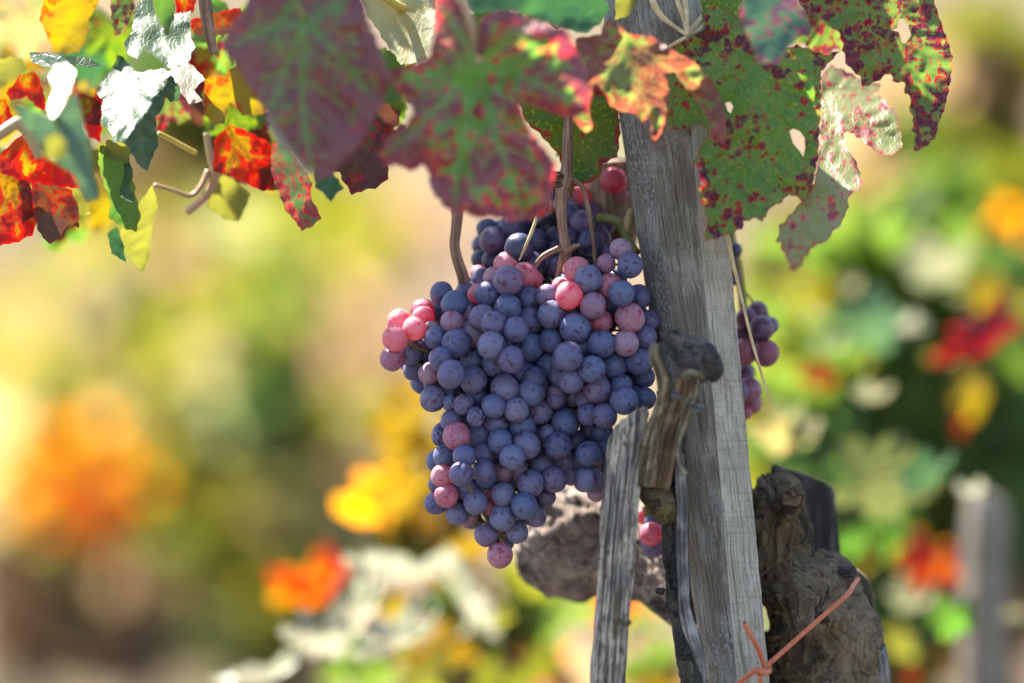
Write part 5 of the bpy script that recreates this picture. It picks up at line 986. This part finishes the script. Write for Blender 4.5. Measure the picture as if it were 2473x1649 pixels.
FL('yellow leaf between the pale leaves below the bunch', 960, 1450, 0.48, 90, LM['yellow'], 0, 10, 180, 1, k=2)
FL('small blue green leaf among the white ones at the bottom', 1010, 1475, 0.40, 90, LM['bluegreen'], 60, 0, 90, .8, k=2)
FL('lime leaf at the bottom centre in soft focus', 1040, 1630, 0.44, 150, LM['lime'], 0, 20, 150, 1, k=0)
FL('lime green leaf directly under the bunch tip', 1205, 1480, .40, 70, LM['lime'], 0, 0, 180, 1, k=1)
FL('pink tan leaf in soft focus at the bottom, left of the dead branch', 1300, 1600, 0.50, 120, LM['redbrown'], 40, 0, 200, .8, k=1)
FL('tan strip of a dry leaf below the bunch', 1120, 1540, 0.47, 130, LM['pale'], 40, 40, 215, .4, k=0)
G2 = 'leaves right of the stake'
def FR(label, x, y, w, mat, tilt=0, yaw=0, roll=180, asp=.7, d=.65, k=0): FL(label, *rp(10, (x, y)), d, w, mat, tilt, yaw, roll, asp, group=G2, k=k)
FR('yellow leaf hanging high at the right edge above the dark red leaf', 1390, 220, 112, LM['yellow'], -10, 10, 190, .95, k=0)
FR('yellow and orange leaf hanging below the dark red leaf at the right', 1315, 840, 150, LM['yellow'], -10, 25, 180, .7, k=1)
FR('dark red leaf slanting down to the right edge', 1440, 520, 260, LM['darkred'], 20, 10, 230, .45, d=.50, k=2)
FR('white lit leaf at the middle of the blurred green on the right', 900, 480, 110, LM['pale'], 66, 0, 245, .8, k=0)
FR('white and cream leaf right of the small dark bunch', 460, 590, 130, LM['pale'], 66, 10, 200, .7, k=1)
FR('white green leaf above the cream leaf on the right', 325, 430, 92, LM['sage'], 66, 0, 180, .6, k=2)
FR('orange leaf in soft focus right of the hanging straw', 300, 770, 120, LM['orange'], -5, 0, 110, .6, k=0)
FR('greyish white leaf below the cream leaf', 680, 920, 115, LM['sage'], 62, 0, 200, .8, d=.5, k=1)
FR('small lime leaf beside the cream leaf', 615, 705, 50, LM['lime'], 0, 0, 180, .9, k=2)
FR('small round lime leaf in the dark green centre right', 1022, 650, 52, LM['lime'], 0, 0, 180, .7, k=0)
FR('yellow narrow leaf under the tip of the hanging white leaf', 350, 250, 75, LM['yellow'], 0, 30, 180, .5, k=1)
FR('pink leaf near the tip of the hanging white leaf', 540, 240, 85, LM['sage'], 50, 0, 180, .5, k=2)
FR('broad yellow green leaf behind the tip of the white lobed leaf', 120, 140, 160, LM['lime'], -5, 0, 170, .8, d=.5, k=0)
FR('large dark green leaf in shade in the centre right', 640, 430, 170, LM['bluegreen'], 10, 0, 150, .9, d=.55, k=1)
FR('pale olive leaf above the broken dark stake', 240, 1150, 120, LM['sage'], 40, 0, 200, .7, d=.4, k=2)
FR('large pale green leaf right of the broken dark stake', 650, 1450, 270, LM['palegreen'], 15, -10, 100, .8, d=.42, k=0)
FR('mint green leaf beside the large pale green one', 1030, 1420, 190, LM['glossy'], 45, 10, 200, .6, d=.38, k=1)
FR('bright white-lit leaf in front of the far stake', 1290, 1540, 120, LM['pale'], 66, 0, 170, .6, d=.42, k=2)
FR('olive leaf in shade over the old trunk', 60, 1120, 170, LM['olive'], 15, 0, 120, .8, d=.4, k=2)
FR('small cream leaf right of centre in the dark green', 1145, 690, 50, LM['sage'], 60, 0, 180, .8, k=0)
FR('orange narrow leaf below the yellow and orange one', 1225, 1090, 70, LM['orange'], 0, 0, 180, .4, k=1)
FR('small violet grey leaf at the end of the dark red leaf', 1215, 310, 45, LM['sage'], 62, 0, 180, .8, k=2)
FR('yellow green leaf touching the right edge', 1600, 300, 70, LM['lime'], 0, 0, 180, 1, k=0)
FR('pinkish leaf at the right, left of the upper yellow leaf', 1090, 80, 190, LM['sage'], 40, 0, 200, .9, d=.7, k=1)
def FQ(label, x, y, w, mat, tilt=0, yaw=0, roll=180, asp=.7, d=.55, k=0): FL(label, *rp(11, (x, y)), d, w, mat, tilt, yaw, roll, asp, group=G2, k=k)
FQ('orange leaf glowing left of the far grey stake', 990, 690, 165, LM['orange'], -5, 0, 200, 1., k=0)
FQ('yellow leaf right of the orange tube on the trunk', 560, 690, 80, LM['yellow'], 0, 20, 190, .6, k=1)
FQ('pale sage leaf below the glowing orange leaf', 880, 960, 130, LM['sage'], 35, 0, 200, .9, k=2)
FQ('bright green leaf at the right of the old trunk', 780, 1250, 120, LM['lime'], 10, 0, 150, .7, k=0)
FQ('dark green leaf beside the far grey stake', 1150, 1100, 130, LM['green'], 20, 0, 190, .9, d=.35, k=1)
FQ('small orange leaf at the bottom right', 860, 1490, 55, LM['orange'], 0, 0, 180, .8, k=2)
FQ('deep green leaf between the pale leaf and the mint one', 760, 420, 200, LM['green'], 15, 0, 180, .7, d=.6, k=0)
FQ('pale pink leaf at the right edge beside the far stake', 1580, 1110, 80, LM['sage'], 50, 0, 180, .7, k=1)
FQ('green leaf behind the rim of the old trunk', 440, 570, 90, LM['green'], 10, 0, 180, 1, k=2)
# stake of the next vine, blurred at the right edge
def far_stake():
    V, F, UV = tube([P(2340, 4600, .62), P(2368, 2000, .62), P(2382, 1290, .62), P(2386, 1215, .62)], [.0175, .0170, .0160, .010], seg=7, sub=10, rough=.06, nscale=30)
    me = mesh('far_stake', V, F, False); setuv(me, UV); o = link('wooden_stake', me, None, (M_far_stake,))
    tag(o, 'grey stake in soft focus near the lower right corner', 'stake', 'stakes of the vines further back')
far_stake()
